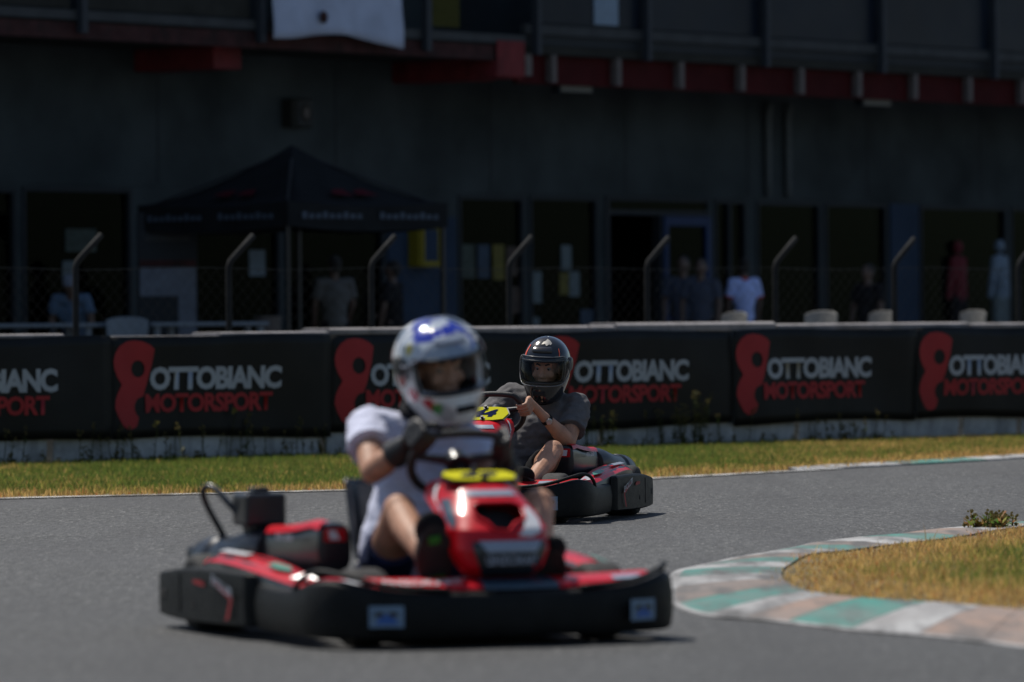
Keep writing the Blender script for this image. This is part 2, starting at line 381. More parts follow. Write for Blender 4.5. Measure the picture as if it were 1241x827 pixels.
mt['visor'] = glass('clear_visor', (.86, .86, .86), .03, 1.22); mt['visor_blue'] = glass('bluish_visor', (.86, .90, .94), .03, 1.18)
mt['orange'] = M('orange_decal', (.75, .10, .04), .4)
mt['silverdecal'] = M('silver_decal', (.42, .40, .36), .35, metal=.5)
mt['eye'] = M('eyeball', (.20, .18, .16), .35); mt['iris'] = M('iris', (.02, .018, .012), .2); mt['brow'] = M('brow_hair', (.03, .02, .015), .9); mt['stubble'] = M('stubble', (.16, .085, .06), .8)
mt['lime'] = M('green_shoe_sole', (.02, .20, .02), .6); mt['hair'] = M('dark_hair', (.012, .010, .009), .8, bump=.4, bscale=200)
mt['poster_pale'] = M('pale_paper', (.11, .14, .15), .8, var=.15, scale=9); mt['poster_yellow'] = M('yellow_paper', (.12, .10, .015), .8, var=.3, scale=9)
mt['poster_blue'] = M('blue_paper', (.03, .05, .08), .8, var=.3, scale=9); mt['poster_brown'] = M('brown_paper', (.06, .04, .03), .8, var=.4, scale=9); mt['poster_green'] = M('green_paper', (.04, .055, .045), .8, var=.4, scale=9)
mt['polo'] = M('light_blue_polo', (.44, .53, .88), .9, var=.08, bump=.2, bscale=200, spec=.1); mt['redtrim'] = M('red_trim', (.42, .03, .03), .9)
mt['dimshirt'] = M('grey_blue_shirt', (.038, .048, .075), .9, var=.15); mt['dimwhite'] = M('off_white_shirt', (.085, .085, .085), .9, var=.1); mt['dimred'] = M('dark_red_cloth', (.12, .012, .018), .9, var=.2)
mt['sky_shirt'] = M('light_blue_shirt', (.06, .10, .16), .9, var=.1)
mt['suit_pale'] = M('pale_blue_suit', (.15, .20, .26), .8, var=.3, scale=10)
# ------------------------------------------------------------------ ground
def sheet(name, pts, z, mat, kind='structure'):
    me = bpy.data.meshes.new(name); me.from_pydata([(x, y, z) for x, y in pts], [], [tuple(range(len(pts)))])
    bm = bmesh.new(); bm.from_mesh(me); bmesh.ops.triangulate(bm, faces=bm.faces[:])
    for f in bm.faces:
        if f.normal.z < 0: f.normal_flip()
    bm.to_mesh(me); bm.free()
    return link(name, me, mat, None, kind)
sheet('asphalt_track', [(-700, -150), (700, -150), (700, 1300), (-700, 1300)], 0, mt['asphalt'])
EDGE = [(-14, 30.6), (-8, 33.6), (-3.24, 36.02), (-2.15, 36.57), (-1.03, 37.2), (0, 38.2), (1.03, 39.43), (2.19, 41.25), (3.0, 42.55), (4.02, 44.45), (6.0, 48.3), (9, 54.5)]
E2 = [tuple(p)[:2] for p in spline([(x, y, 0) for x, y in EDGE], 6)]
BO = V((-3.94, 43.79, 0)); BA = math.radians(41.4); BD = V((math.cos(BA), math.sin(BA), 0)); BN = V((math.sin(BA), -math.cos(BA), 0))
def bar(s, o, z): return BO + BD*s + BN*o + V((0, 0, z))
sheet('grass_verge', E2 + [tuple(bar(14, -.3, 0))[:2], tuple(bar(-13, -.3, 0))[:2]], .004, mt['soil'])
# white edge line along the far side of the track
def ribbon(name, path, w0, w1, z, mat, kind='structure', parent=None):
    P = [V((x, y, 0)) for x, y in path]; vs = []; fs = []
    for i, p in enumerate(P):
        t = (P[min(i+1, len(P)-1)]-P[max(i-1, 0)]).normalized(); n = V((t.y, -t.x, 0))
        jit = .012*math.sin(i*2.7)+.01*math.sin(i*7.1)
        vs += [p + n*(w0+jit) + V((0, 0, z)), p + n*(w1+jit*.5) + V((0, 0, z))]
    for i in range(len(P)-1): fs.append((2*i, 2*i+1, 2*i+3, 2*i+2))
    me = bpy.data.meshes.new(name); me.from_pydata([tuple(v) for v in vs], [], fs); me.update()
    bm = bmesh.new(); bm.from_mesh(me); bmesh.ops.recalc_face_normals(bm, faces=bm.faces)
    if sum(f.normal.z for f in bm.faces) < 0: bmesh.ops.reverse_faces(bm, faces=bm.faces)
    bm.to_mesh(me); bm.free()
    return link(name, me, mat, parent, kind)
ribbon('edge_line', E2[:44], -.01, .10, .008, mt['white_line'])
# far exit kerb: white, teal, white slabs
def along(path, a):
    """point at arc length a on a 2-D polyline"""
    for p, q in zip(path, path[1:]):
        p, q = V((*p, 0)), V((*q, 0)); L = (q-p).length
        if a <= L: return p + (q-p)*(a/L)
        a -= L
    return q
ek = [(2.05, 41.0), (2.5, 41.7), (3.0, 42.45), (4.02, 44.2), (6.0, 48.0), (7.5, 51)]
ek = [tuple(p)[:2] for p in spline([(x, y, 0) for x, y in ek], 6)]
k2 = empty('kerb', (0, 0, 0), kind='structure')
cuts = [0, .55, 1.15, 1.62, 2.05, 2.95, 3.6, 4.5, 5.6, 6.6, 7.6]
seq = ['kerb_white', 'kerb_white', 'kerb_white', 'teal', 'teal', 'kerb_white', 'kerb_white', 'tan', 'teal', 'kerb_white']
for i in range(len(cuts)-1):
    q = MB(); secs = []
    for k in range(5):
        a = cuts[i] + .006 + (cuts[i+1]-cuts[i]-.012)*k/4; p = along(ek, a); t = (along(ek, a+.05)-p).normalized(); n = V((-t.y, t.x, 0))
        w = min(.22, .08+a*.2)
        secs.append([p + V((0, 0, -.05)), p + V((0, 0, .012)), p + n*w*.5 + V((0, 0, .02)), p + n*w + V((0, 0, .026)), p + n*w + V((0, 0, -.05))])
    q.loft(secs).build('kerb_block', mt[seq[i]], k2)
# inner kerb round the apex
OUT = [(3.6, 32.2), (3.05, 31.0), (2.72, 30.25), (2.48, 29.82), (2.17, 29.3), (1.93, 28.68), (1.71, 28.29), (1.47, 27.71), (1.36, 27.23), (1.2, 26.68), (1.02, 26.06), (.9, 25.55), (.8, 25.14), (.7, 24.66), (.65, 23.96), (.62, 23.08), (.61, 21.74), (.7, 20.93), (.83, 20.68), (.97, 20.37), (1.17, 19.85), (1.38, 19.48), (1.57, 19.03), (1.68, 18.67), (2.15, 17.4), (2.7, 16.0)]
INN = [(3.65, 31.9), (3.2, 30.6), (2.88, 29.75), (2.66, 29.2), (2.38, 28.4), (2.18, 27.75), (1.98, 27.25), (1.78, 26.8), (1.66, 26.5), (1.52, 26.15), (1.36, 25.85), (1.28, 25.4), (1.22, 24.9), (1.16, 24.4), (1.12, 23.8), (1.10, 23.3), (1.11, 22.8), (1.15, 22.3), (1.22, 21.95), (1.32, 21.7), (1.55, 21.35), (1.72, 21.0), (1.84, 20.72), (2.0, 20.3), (2.45, 19.2), (3.0, 17.9)]
kcol = ['tan', 'kerb_white', 'teal', 'kerb_white', 'tan', 'teal', 'kerb_white', 'tan', 'teal', 'kerb_white', 'tan', 'teal', 'kerb_white', 'teal', 'kerb_white', 'tan', 'teal', 'kerb_white', 'tan', 'teal', 'kerb_white', 'tan', 'tan', 'teal', 'kerb_white']
k1 = empty('kerb', (0, 0, 0), kind='structure')
def kpt(i, t, w):
    """w = 0 at the track edge .. 1 at the grass; rises gently"""
    f = i+t; a = spl_o(f); b = spl_i(f); p = a + (b-a)*w
    return V((p.x, p.y, [.006, .02, .03, .03][min(3, int(w*3.001))]))
def mk(P):
    P = [V((x, y, 0)) for x, y in P]; S = spline(P, 8)
    def fn(f):
        f = max(0, min(f*8, len(S)-1.001)); k = int(f); return S[k] + (S[k+1]-S[k])*(f-k)
    return fn
spl_o = mk(OUT); spl_i = mk(INN)
for i in range(len(kcol)):
    q = MB(); secs = []
    for k in range(5):
        t = .008 + .984*k/4; a = spl_o(i+t); b = spl_i(i+t); d = b-a; L = d.length
        row = []
        for w, z in ((.0, -.05), (.0, .012), (.3, .024), (.65, .032), (1.0, .030), (1.0, -.05)):
            w2 = min(1.0, (.046/L) + w*(1-.046/L)) if w < 1 else 1.0
            p = a + d*w2; row.append(V((p.x, p.y, z)))
        secs.append(row)
    q.loft(secs).build('kerb_block', mt[('rub_' if 7 <= i <= 17 else '')+kcol[i]], k1)
q = MB(); secs = []
for k in range(201):
    f = 25*k/200; a = spl_o(f); d = (spl_i(f)-a).normalized()
    secs.append([a + V((0, 0, -.03)), a + V((0, 0, .008)), a + d*.048 + V((0, 0, .0125)), a + d*.048 + V((0, 0, -.03))])
q.loft(secs).build('kerb_edging', mt['rub_kerb_white'], k1)
INF = [tuple(spl_i(25*k/100))[:2] for k in range(101)]
sheet('infield_ground', INF + [(9, 12), (16, 24), (9, 36)], .02, mt['soil'])

# ------------------------------------------------------------------ grass
def inside(px, py, poly):
    poly = np.array(poly); r = np.zeros(len(px), bool); j = len(poly)-1
    for i in range(len(poly)):
        xi, yi = poly[i]; xj, yj = poly[j]
        c = ((yi > py) != (yj > py)) & (px < (xj-xi)*(py-yi)/(yj-yi+1e-12)+xi); r ^= c; j = i
    return r
def edge_dist(px, py, path):
    d = np.full(len(px), 1e9)
    for (x0, y0), (x1, y1) in zip(path, path[1:]):
        vx, vy = x1-x0, y1-y0; t = np.clip(((px-x0)*vx+(py-y0)*vy)/(vx*vx+vy*vy+1e-9), 0, 1)
        d = np.minimum(d, np.hypot(px-x0-t*vx, py-y0-t*vy))
    return d
def vnoise(px, py, s, seed):
    r = np.random.default_rng(seed); o = r.uniform(0, 6.28, (6, 3)); v = 0
    for k in range(6):
        a = o[k, 0]; v = v + np.sin((px*math.cos(a)+py*math.sin(a))*s*(1+.5*k)+o[k, 1])*(.8**k)
    return v/3.0
def blades(name, px, py, z0, h, w, hue, mat, lean=.5, seg=2):
    n = len(px); a = rng.uniform(0, 2*PI, n); la = rng.uniform(0, 2*PI, n); l = rng.uniform(.1, lean, n)*h
    dx, dy = np.cos(a)*w/2, np.sin(a)*w/2; lx, ly = np.cos(la)*l, np.sin(la)*l
    co = np.empty((n, 5, 3))
    co[:, 0] = np.stack([px-dx, py-dy, z0], 1); co[:, 1] = np.stack([px+dx, py+dy, z0], 1)
    co[:, 2] = np.stack([px+dx*.8+lx*.35, py+dy*.8+ly*.35, z0+h*.55], 1); co[:, 3] = np.stack([px-dx*.8+lx*.35, py-dy*.8+ly*.35, z0+h*.55], 1)
    co[:, 4] = np.stack([px+lx, py+ly, z0+h*(1-.3*l/h)], 1)
    me = bpy.data.meshes.new(name); me.vertices.add(n*5); me.vertices.foreach_set('co', co.ravel())
    idx = np.arange(n)[:, None]*5
    loops = np.concatenate([idx+np.array([[0, 1, 2, 3]]), idx+np.array([[3, 2, 4]])], 1).ravel()
    me.loops.add(n*7); me.loops.foreach_set('vertex_index', loops.astype(np.int32))
    me.polygons.add(n*2); st = np.stack([np.arange(n)*7, np.arange(n)*7+4], 1).ravel(); me.polygons.foreach_set('loop_start', st.astype(np.int32))
    me.update(calc_edges=True); me.validate()
    at = me.color_attributes.new('hue', 'FLOAT_COLOR', 'POINT')
    c = np.ones((n, 5, 4)); c[:, :, :3] = hue[:, None, :]; at.data.foreach_set('color', c.ravel())
    return link(name, me, mat, None, 'stuff')
GREEN = np.array([.155, .215, .042]); DARK = np.array([.09, .15, .028]); STRAW = np.array([.68, .45, .16]); OLIVE = np.array([.34, .30, .07]); RUST = np.array([.48, .19, .07])
def hues(t):
    """t: 0 green .. 1 straw"""
    n = len(t); r = rng.uniform(0, 1, n); pick = np.clip(t + rng.normal(0, .22, n), 0, 1)
    base = np.where((pick < .35)[:, None], GREEN*(1-r[:, None]*.4)+DARK*r[:, None]*.4, np.where((pick < .6)[:, None], OLIVE, STRAW*(.65+.5*r[:, None])))
    base = np.where(((pick > .7) & (rng.uniform(0, 1, n) < .12))[:, None], RUST, base)
    return base*rng.uniform(.75, 1.25, n)[:, None]
# far verge
N = 520000; s_ = rng.uniform(-9, 15, N); o_ = rng.uniform(-.05, 10.5, N)
P0 = np.array(BO)[:2] + s_[:, None]*np.array(BD)[:2] + o_[:, None]*np.array(BN)[:2]
vp = E2 + [tuple(bar(14, 0, 0))[:2], tuple(bar(-13, 0, 0))[:2]]
x, y = P0[:, 0], P0[:, 1]; frame = np.abs(x) < y*.16+.4
ok = inside(x, y, vp) & frame; x, y = x[ok], y[ok]; de = edge_dist(x, y, E2)
keep = rng.uniform(0, 1, len(x)) < np.clip(.3+de*1.2, 0, 1)*np.clip(1.25-1.1*np.clip(vnoise(x, y, 3.1, 11)+.25*vnoise(x, y, 11, 12), 0, 1), .12, 1); x, y, de = x[keep], y[keep], de[keep]
t = np.clip(.98-de*.8, .2, 1) + .26*vnoise(x, y, 1.7, 1) + .2*vnoise(x, y, 5, 2) + np.clip((x-1.3)*.10, 0, .3)
h = np.clip(.03+de*.02, .03, .05)*rng.uniform(.5, 1.5, len(x)) + .015*np.clip(vnoise(x, y, 4, 3), 0, 1)
blades('verge_grass', x, y, np.full(len(x), .003), h, rng.uniform(.005, .010, len(x)), hues(np.clip(t, 0, 1)), mt['grass'])
# infield
N = 290000; x = rng.uniform(.9, 7.2, N); y = rng.uniform(17.5, 33, N)
ip = INF + [(9, 12), (16, 24), (9, 36)]
ok = inside(x, y, ip) & (x < y*.12+.8); x, y = x[ok], y[ok]; de = edge_dist(x, y, INF)
keep = rng.uniform(0, 1, len(x)) < np.clip(.45+de*2, 0, 1)*np.clip(1.3-1.2*np.clip(vnoise(x, y, 4.1, 13)+.3*vnoise(x, y, 13, 14), 0, 1), .12, 1); x, y, de = x[keep], y[keep], de[keep]
t = np.clip(.98-np.clip(de-.28, 0, 9)*.75, .30, 1) + .34*vnoise(x, y, 2.6, 4) + .2*vnoise(x, y, 8, 5)
h = np.clip(.014+de*.03, .014, .034)*rng.uniform(.5, 1.6, len(x)) + .03*np.clip(vnoise(x, y, 7, 6), 0, 1)
big = rng.uniform(0, 1, len(x)) < .015; h = np.where(big, h*2.2, h); x = x + rng.normal(0, .045, len(x)); y = y + rng.normal(0, .07, len(x))
blades('infield_grass', x, y, np.full(len(x), .022), h, rng.uniform(.003, .006, len(x)), hues(np.clip(t, 0, 1)), mt['grass'], lean=.8)

# ------------------------------------------------------------------ weeds
def weed_mesh(stalks, dry=0.0):
    """stalks: (x, y, z, height, yellow) -> leaves, stem and seed heads in one mesh with hues"""
    vs, fs, cs = [], [], []
    def quad(a, b, c, d, col):
        n = len(vs); vs.extend([a, b, c, d]); fs.append((n, n+1, n+2, n+3)); cs.extend([col]*4)
    for (x, y, z, h, yel) in stalks:
        b = V((x, y, z)); lean = V((random.uniform(-.18, .18), random.uniform(-.18, .18), 1)).normalized(); top = b + lean*h
        g = random.uniform(.7, 1.2); gc = (.055*g, .075*g, .020*g)
        if random.random() < dry: gc = (.34*g, .22*g, .07*g)
        elif dry: gc = (.11*g, .15*g, .035*g)
        w = .004
        for ax in (V((w, 0, 0)), V((0, w, 0))): quad(b-ax, b+ax, top+ax*.5, top-ax*.5, (gc[0]*1.3, gc[1]*1.1, gc[2]))
        for k in range(int(6+h*22)):
            f = random.random()**1.3; p = b + lean*h*f; a = random.uniform(0, 6.28); L = random.uniform(.03, .085)*(1.2-f*.7); d = V((math.cos(a), math.sin(a), random.uniform(.1, .9))).normalized()
            sd_ = d.cross(V((0, 0, 1))).normalized()*L*.16
            quad(p, p+d*L*.5+sd_, p+d*L, p+d*L*.5-sd_, tuple(c*random.uniform(.7, 1.3) for c in gc))
        for k in range(5):
            p = top + V((random.uniform(-.02, .02), random.uniform(-.02, .02), random.uniform(-.05, .015))); r = random.uniform(.006, .012) * (1.5 if yel else 1)
            col = (.26, .23, .06) if yel else (.16, .13, .05)
            quad(p+V((r, 0, 0)), p+V((0, 0, r)), p-V((r, 0, 0)), p-V((0, 0, r)), col); quad(p+V((0, r, 0)), p+V((0, 0, r)), p-V((0, r, 0)), p-V((0, 0, r)), col)
    me = bpy.data.meshes.new('weeds'); me.from_pydata([tuple(v) for v in vs], [], fs)
    at = me.color_attributes.new('hue', 'FLOAT_COLOR', 'POINT')
    for i, c in enumerate(cs): at.data[i].color = (*c, 1)
    return me
st = []
for k in range(200):
    s = random.uniform(-1.5, 9.5); p = bar(s, random.uniform(.03, .3), .003)
    st.append((p.x, p.y, p.z, random.choice([.05, .07, .09, .12, .16, .3])*random.uniform(.7, 1.2), random.random() < .02))
link('low_weeds', weed_mesh(st), mt['grass'], None, 'stuff')
def clump(s, o, n, h, yel, label, spread=.16):
    c = bar(s, o, .003); L = []
    for k in range(n): L.append((random.gauss(0, spread), random.gauss(0, spread*.5), 0, h*random.uniform(.55, 1.1), random.random() < yel))
    o_ = link('weed_clump', weed_mesh(L), mt['grass']); o_.location = c
    tag(o_, label, 'weed', 'weed clumps growing against the barrier')
clump(7.0, .25, 24, .46, .0, 'tallest dark green weed clump growing against the barrier, right of the rear kart', .12)
clump(5.95, .35, 14, .38, .2, 'weed clump with yellow flower heads behind the tail of the rear kart', .2)
clump(2.35, .2, 8, .42, .1, 'thin tall weed stalks in front of the barrier under the first complete banner lettering', .22)
clump(1.25, .2, 7, .36, .1, 'sparse weed stalks under the first complete red emblem at the left', .2)
clump(8.9, .25, 10, .30, .0, 'green weed clump against the barrier under the banner fourth from the left', .22)
pl = []
for k in range(26): pl.append((random.gauss(0, .06), random.gauss(0, .07), 0, random.uniform(.03, .085), False))
w_ = link('leafy_weed', weed_mesh(pl + pl[:12], .55), mt['grass'], None); w_.location = (2.46, 28.9, .02)
tag(w_, 'small bushy half dry weed at the edge of the infield grass beside the kerb', 'weed')

# ------------------------------------------------------------------ barrier of concrete blocks and its banners
br = empty('concrete_barrier', BO, BA, 'long low barrier of stained pale concrete blocks with bright caps behind the grass verge', 'barrier')
joints = [-13, -8, -2.4, .477, 3.22, 6.25, 8.55, 10.6, 11.35, 14.2, 18]
for a, b in zip(joints, joints[1:]):
    g = .03; q = MB(); prof = [(.02, .0), (.0, .14), (.0, .98), (.05, 1.0), (.30, 1.0), (.35, .98), (.35, 0)]
    q.loft([[V((x_, o, z)) for o, z in prof] for x_ in (a+g, b-g)])
    bk = q.build('barrier_block', mt['concrete'], br, bevel=.012)
tops = [-13, -5.2, -1.6, .62, 2.15, 3.28, 6.12, 6.42, 8.3, 10.7, 13, 18]
for i, (a, b) in enumerate(zip(tops, tops[1:])):
    hgt = [.02, .045, .03, .006, .03, .055, .055, .075, .055, .045, .05][i]
    q = MB(); prof = [(-.02, 1.003), (-.02, 1.003+hgt*.75), (.02, 1.003+hgt), (.33, 1.003+hgt), (.37, 1.003+hgt*.75), (.37, 1.003)]
    q.loft([[V((x_, o, z)) for o, z in prof] for x_ in (a+.012, b-.012)]); q.build('barrier_cap', mt['cap'], br, bevel=.006)
def wob(s, z, k):
    return .010*math.sin(s*2.9+k)+.007*math.sin(s*6.3+z*3+k*2)+.012*math.sin(z*4+s*1.3+k)
L8 = [(470,537),(500,541),(525,553),(541,570),(532,625),(515,690),(500,740),(488,743),(475,752),(467,772),(467,790),(474,806),(481,815),(476,836),(470,850),(455,857),(440,857),(425,845),(408,812),(398,780),(401,750),(410,725),(425,697),(410,670),(400,640),(398,610),(406,580),(422,556),(445,541)]
hole = [(484+24*math.cos(2*PI*k/20), 640+31*math.sin(2*PI*k/20)) for k in range(20)]
def emblem_mesh(fn):
    bm = bmesh.new()
    def loopof(P):
        vs = [bm.verts.new(((x_-398)/143*.415, (857-y_)/320*.695, 0)) for x_, y_ in P]
        return [bm.edges.new((vs[i], vs[(i+1) % len(vs)])) for i in range(len(vs))]
    es = loopof(L8) + loopof(hole); bmesh.ops.triangle_fill(bm, edges=es, use_beauty=True)
    for v in bm.verts: v.co = fn(v.co.x, v.co.y)
    me = bpy.data.meshes.new('emblem'); bm.to_mesh(me); bm.free(); return me
labels = {-2: 'black banner beyond the left end of the barrier lettering', -1: 'black banner at the far left, its lettering cut off by the picture edge',
          0: 'black banner with full OTTOBIANC MOTORSPORT lettering, left of the front kart driver', 1: 'black banner on the barrier half hidden behind the white and blue helmet',
          2: 'black banner on the barrier directly behind the driver in the black helmet', 3: 'black banner with fully visible lettering right of the rear kart', 4: 'black banner at the right end of the barrier, lettering cut off', 5: 'black banner beyond the right end of the barrier lettering'}
for k in range(-2, 6):
    s0 = 1.035 + 2.235*k; fr = .022
    root = empty('banner', bar(s0, 0, 0), BA, labels[k], 'banner', 'black advertising banners hung on the barrier')
    NX, NZ = 24, 10; vs = []; fs = []; th = .004
    zt = lambda x_: 1.012 - .012*math.sin(PI*x_/2.235*2+k) - .006; zb = lambda x_: .198 + .018*math.sin(x_*2.1+k*1.7)
    for i in range(NX+1):
        for j in range(NZ+1):
            x_ = .004 + 2.227*i/NX; z_ = zb(x_)+(zt(x_)-zb(x_))*j/NZ
            vs.append((x_, -fr-.02-wob(x_+s0, z_, k), z_))
    for i in range(NX):
        for j in range(NZ): a = i*(NZ+1)+j; fs.append((a, a+NZ+1, a+NZ+2, a+1))
    q = MB().add(vs, fs); q.build('cloth', mt['banner'], root, smooth=True, solid=th)
    def onb(x_, z_): return V((x_, -fr-.02-wob(x_+s0, z_, k)-.007, z_))
    link('emblem', emblem_mesh(lambda a, b: onb(a+.03, b+.28)), mt['banner_red'], root)
    sl = lambda x_, z_: onb(x_+(z_-.57)*.02, z_)
    link('lettering', fit_text(text_mesh('OTTOBIANC', 1, off=.045, spacing=.90), .40, 1.70, .58, .765, sl), mt['banner_grey'], root)
    link('lettering', fit_text(text_mesh('MOTORSPORT', 1, off=.036, spacing=.92), .35, 1.62, .405, .555, sl), mt['banner_red'], root)

# ------------------------------------------------------------------ catch fence behind the barrier
fe = empty('catch_fence', bar(0, -.9, 0), BA, 'tall wire mesh catch fence with bent galvanised posts behind the barrier', 'fence')
fx = [-1.7, -.15, 1.41, 2.97, 4.49, 6.02, 7.62, 9.17, 10.67, 12.3, 13.9]
for i, s in enumerate(fx):
    q = MB(); pth = [(s, 0, 0), (s, 0, 1.1), (s, 0, 1.56)] + [(s+.02+.24*t, .0-.0*t, 1.61+.21*t) for t in (0, .5, 1.0)]
    q.tube(pth, .026, 8); q.build('post', mt['galv'], fe, smooth=True)
q = MB()
for zz in (.35, 1.0, 1.55): q.tube([(x_, .03, zz+.01*math.sin(x_*3)) for x_ in np.arange(-1.7, 13.9, .3)], .003, 4)
n = 0
for s in np.arange(-2.0, 13.8, .11):
    for sg in (1, -1):
        a = V((s, .03, .3)); b = V((s+1.26*sg, .03, 1.56))
        lo, hi = -1.7, 13.9
        if sg < 0: a, b = V((s+1.26, .03, .3)), V((s, .03, 1.56))
        if min(a.x, b.x) < lo or max(a.x, b.x) > hi: continue
        q.cyl(a, b, .0009, n=3, cap=False)
q.build('wire_mesh', mt['wire'], fe, kind='stuff')

# ------------------------------------------------------------------ paddock terrace
TZ = .28
tp = [bar(-14, -1.3, 0), bar(22, -1.3, 0), V((60, 110, 0)), V((-20, 110, 0)), V((-40, 50, 0))]
q = MB(); q.loft([[V((p.x, p.y, -.1)) for p in tp], [V((p.x, p.y, TZ)) for p in tp]]); q.build('paddock_terrace', mt['apron'], None, kind='structure')

# ------------------------------------------------------------------ building
FA = math.radians(90-37.6); FO = V((0, 68, TZ)); FD = V((math.cos(FA), math.sin(FA), 0)); FN = V((math.sin(FA), -math.cos(FA), 0))
def fac(s, o, z): return FO + FD*s + FN*o + V((0, 0, z-TZ))
bl = empty('track_building', (0, 68, 0), FA, 'dark grey two storey pit building with shop windows and a red beamed balcony', 'building')
X0, X1, WT = -22.0, 30.0, .25      # wall thickness behind the facade plane
wins = [(-14.6, -11.7, .45, 2.58), (-11.6, -8.72, .45, 2.58), (-8.62, -6.85, .45, 2.6), (-6.1, -4.3, .45, 2.5), (-4.2, -2.42, .45, 2.5), (-1.03, .24, .45, 2.6), (.35, 1.72, .45, 2.61),
        (4.16, 4.86, .45, 2.61), (5.08, 6.51, .45, 2.60), (6.61, 8.04, .45, 2.60), (8.82, 10.93, .45, 2.59), (11.03, 13.2, .45, 2.59)]
door = (1.88, 4.05, TZ, 2.62)
q = MB(); q.box(X0, X1, 0, WT, 2.63, 9.0)               # upper wall
ops = sorted([(w[0], w[1], w[2], w[3]) for w in wins] + [door]); cur = X0
for a, b, z0, z1 in ops:
    if a-cur > .001: q.box(cur, a, 0, WT, TZ-.2, 2.628)
    if z1 < 2.626: q.box(a+.001, b-.001, .003, WT, z1, 2.627)
    if z0 > TZ+.01: q.box(a+.001, b-.001, .003, WT, TZ-.2, z0)
    cur = b
q.box(cur, X1, 0, WT, TZ-.2, 2.628)
q.box(X0, X0+.3, WT+.002, 14, TZ-.2, 9.0); q.box(X1-.3, X1, WT+.002, 14, TZ-.2, 9.0); q.box(X0, X1, 14.002, 14.3, TZ-.2, 9.0)
q.build('wall', mt['wall'], bl)
q = MB(); q.box(X0-.6, X1+.6, -2.6, 14.9, 9.003, 9.3); q.build('roof', mt['slab'], bl)
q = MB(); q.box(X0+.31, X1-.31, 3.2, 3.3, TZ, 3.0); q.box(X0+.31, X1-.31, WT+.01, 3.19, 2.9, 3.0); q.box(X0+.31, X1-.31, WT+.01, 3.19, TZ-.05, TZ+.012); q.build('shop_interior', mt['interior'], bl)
# navy pilasters, proud of the wall
for a, b, zt_ in ((8.10, 8.76, 2.60), (-2.38, -1.10, 2.34)):
    q = MB(); q.box(a, b, -.03, -.002, TZ, zt_); q.build('pilaster', mt['navy'], bl)
# shallow joints between the wall cladding panels
for s in (-9.5, -6.4, -3.3, -.4, 2.3, 4.9, 7.6, 10.3):
    q = MB(); q.box(s, s+.02, -.006, -.001, 2.66, 4.0); q.build('cladding_joint', mt['frame'], bl)
def window(a, b, z0, z1, mids=(), trans=None):
    q = MB(); f = .05; y0, y1 = -.02, .08
    q.box(a+.002, a+f, y0, y1, z0+.002, z1-.002); q.box(b-f, b-.002, y0, y1, z0+.002, z1-.002); q.box(a+f, b-f, y0, y1, z0+.002, z0+f); q.box(a+f, b-f, y0, y1, z1-f, z1-.002)
    for m_ in mids: q.box(m_-.03, m_+.03, y0+.004, y1-.004, z0+f, z1-f)
    w = q.build('window', mt['frame'], bl)
    p = MB(); p.box(a+f, b-f, .03, .042, z0+f, z1-f); p.build('pane', mt['pane'], w)
    return w
for i, (a, b, z0, z1) in enumerate(wins): window(a, b, z0, z1, mids=(() if i not in (7,) else (4.5,)))
# open doorway with transom and a blue door leaf folded back
q = MB(); q.box(1.882, 1.96, -.02, .1, TZ, 2.61); q.box(3.0, 3.06, -.02, .1, TZ, 2.40); q.box(1.96, 4.048, -.02, .1, 2.40, 2.46); q.box(1.96, 4.048, -.02, .1, 2.57, 2.618); dfr = q.build('door_frame', mt['frame'], bl)
q = MB(); q.box(1.96, 4.04, .03, .045, 2.46, 2.57); q.build('transom_pane', mt['pane'], dfr)
q = MB(); q.box(3.06, 3.14, -.05, .03, TZ+.02, 2.39); q.box(3.94, 4.046, -.05, .03, TZ+.02, 2.39); q.box(3.14, 3.94, -.05, .03, 2.27, 2.39); q.box(3.14, 3.94, -.05, .03, TZ+.02, .55); dl = q.build('door', mt['blue_frame'], bl, bevel=.006)
q = MB(); q.box(3.14, 3.94, -.015, -.005, .55, 2.27); q.build('pane', mt['pane'], dl)
# balcony: left stretch and right stretch
OV = 1.5
q = MB(); q.box(X0, -1.70, -OV, -.002, 4.13, 4.29); q.build('balcony_slab', mt['slab'], bl)
q = MB(); q.box(-1.695, X1, -OV, -.002, 4.20, 4.30); q.build('balcony_slab', mt['slab'], bl)
q = MB(); q.box(X0, -1.72, -OV-.03, -OV-.002, 4.10, 4.275); q.build('fascia', mt['rust_fascia'], bl)
q = MB(); q.box(X0, -1.72, -OV-.06, -OV+.0, 4.30, 4.40); q.build('kerb_rail', mt['rail'], bl)
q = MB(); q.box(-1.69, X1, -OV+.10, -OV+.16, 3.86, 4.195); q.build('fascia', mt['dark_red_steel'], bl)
q = MB(); q.box(-1.69, X1, -OV-.01, -OV+.02, 4.305, 4.42); q.build('toe_board', mt['frame'], bl)
q = MB(); q.box(-1.69, X1, -OV-.05, -OV+.03, 4.425, 4.54); q.build('kerb_rail', mt['rail'], bl)
q = MB(); q.box(X0, -1.7, -OV-.02, -OV+.04, 5.42, 5.48); q.build('top_rail', mt['rail'], bl)
q = MB(); q.box(-1.69, X1, -OV-.02, -OV+.04, 5.62, 5.68); q.build('top_rail', mt['rail'], bl)
me0 = None
for s in [-1.09+1.267*k for k in range(0, 15)]:
    q = MB(); q.box(s-.045, s+.045, -OV+.0, -OV+.095, 3.88, 4.197)
    o = q.build('joist_end', mt['pale_steel'], bl)
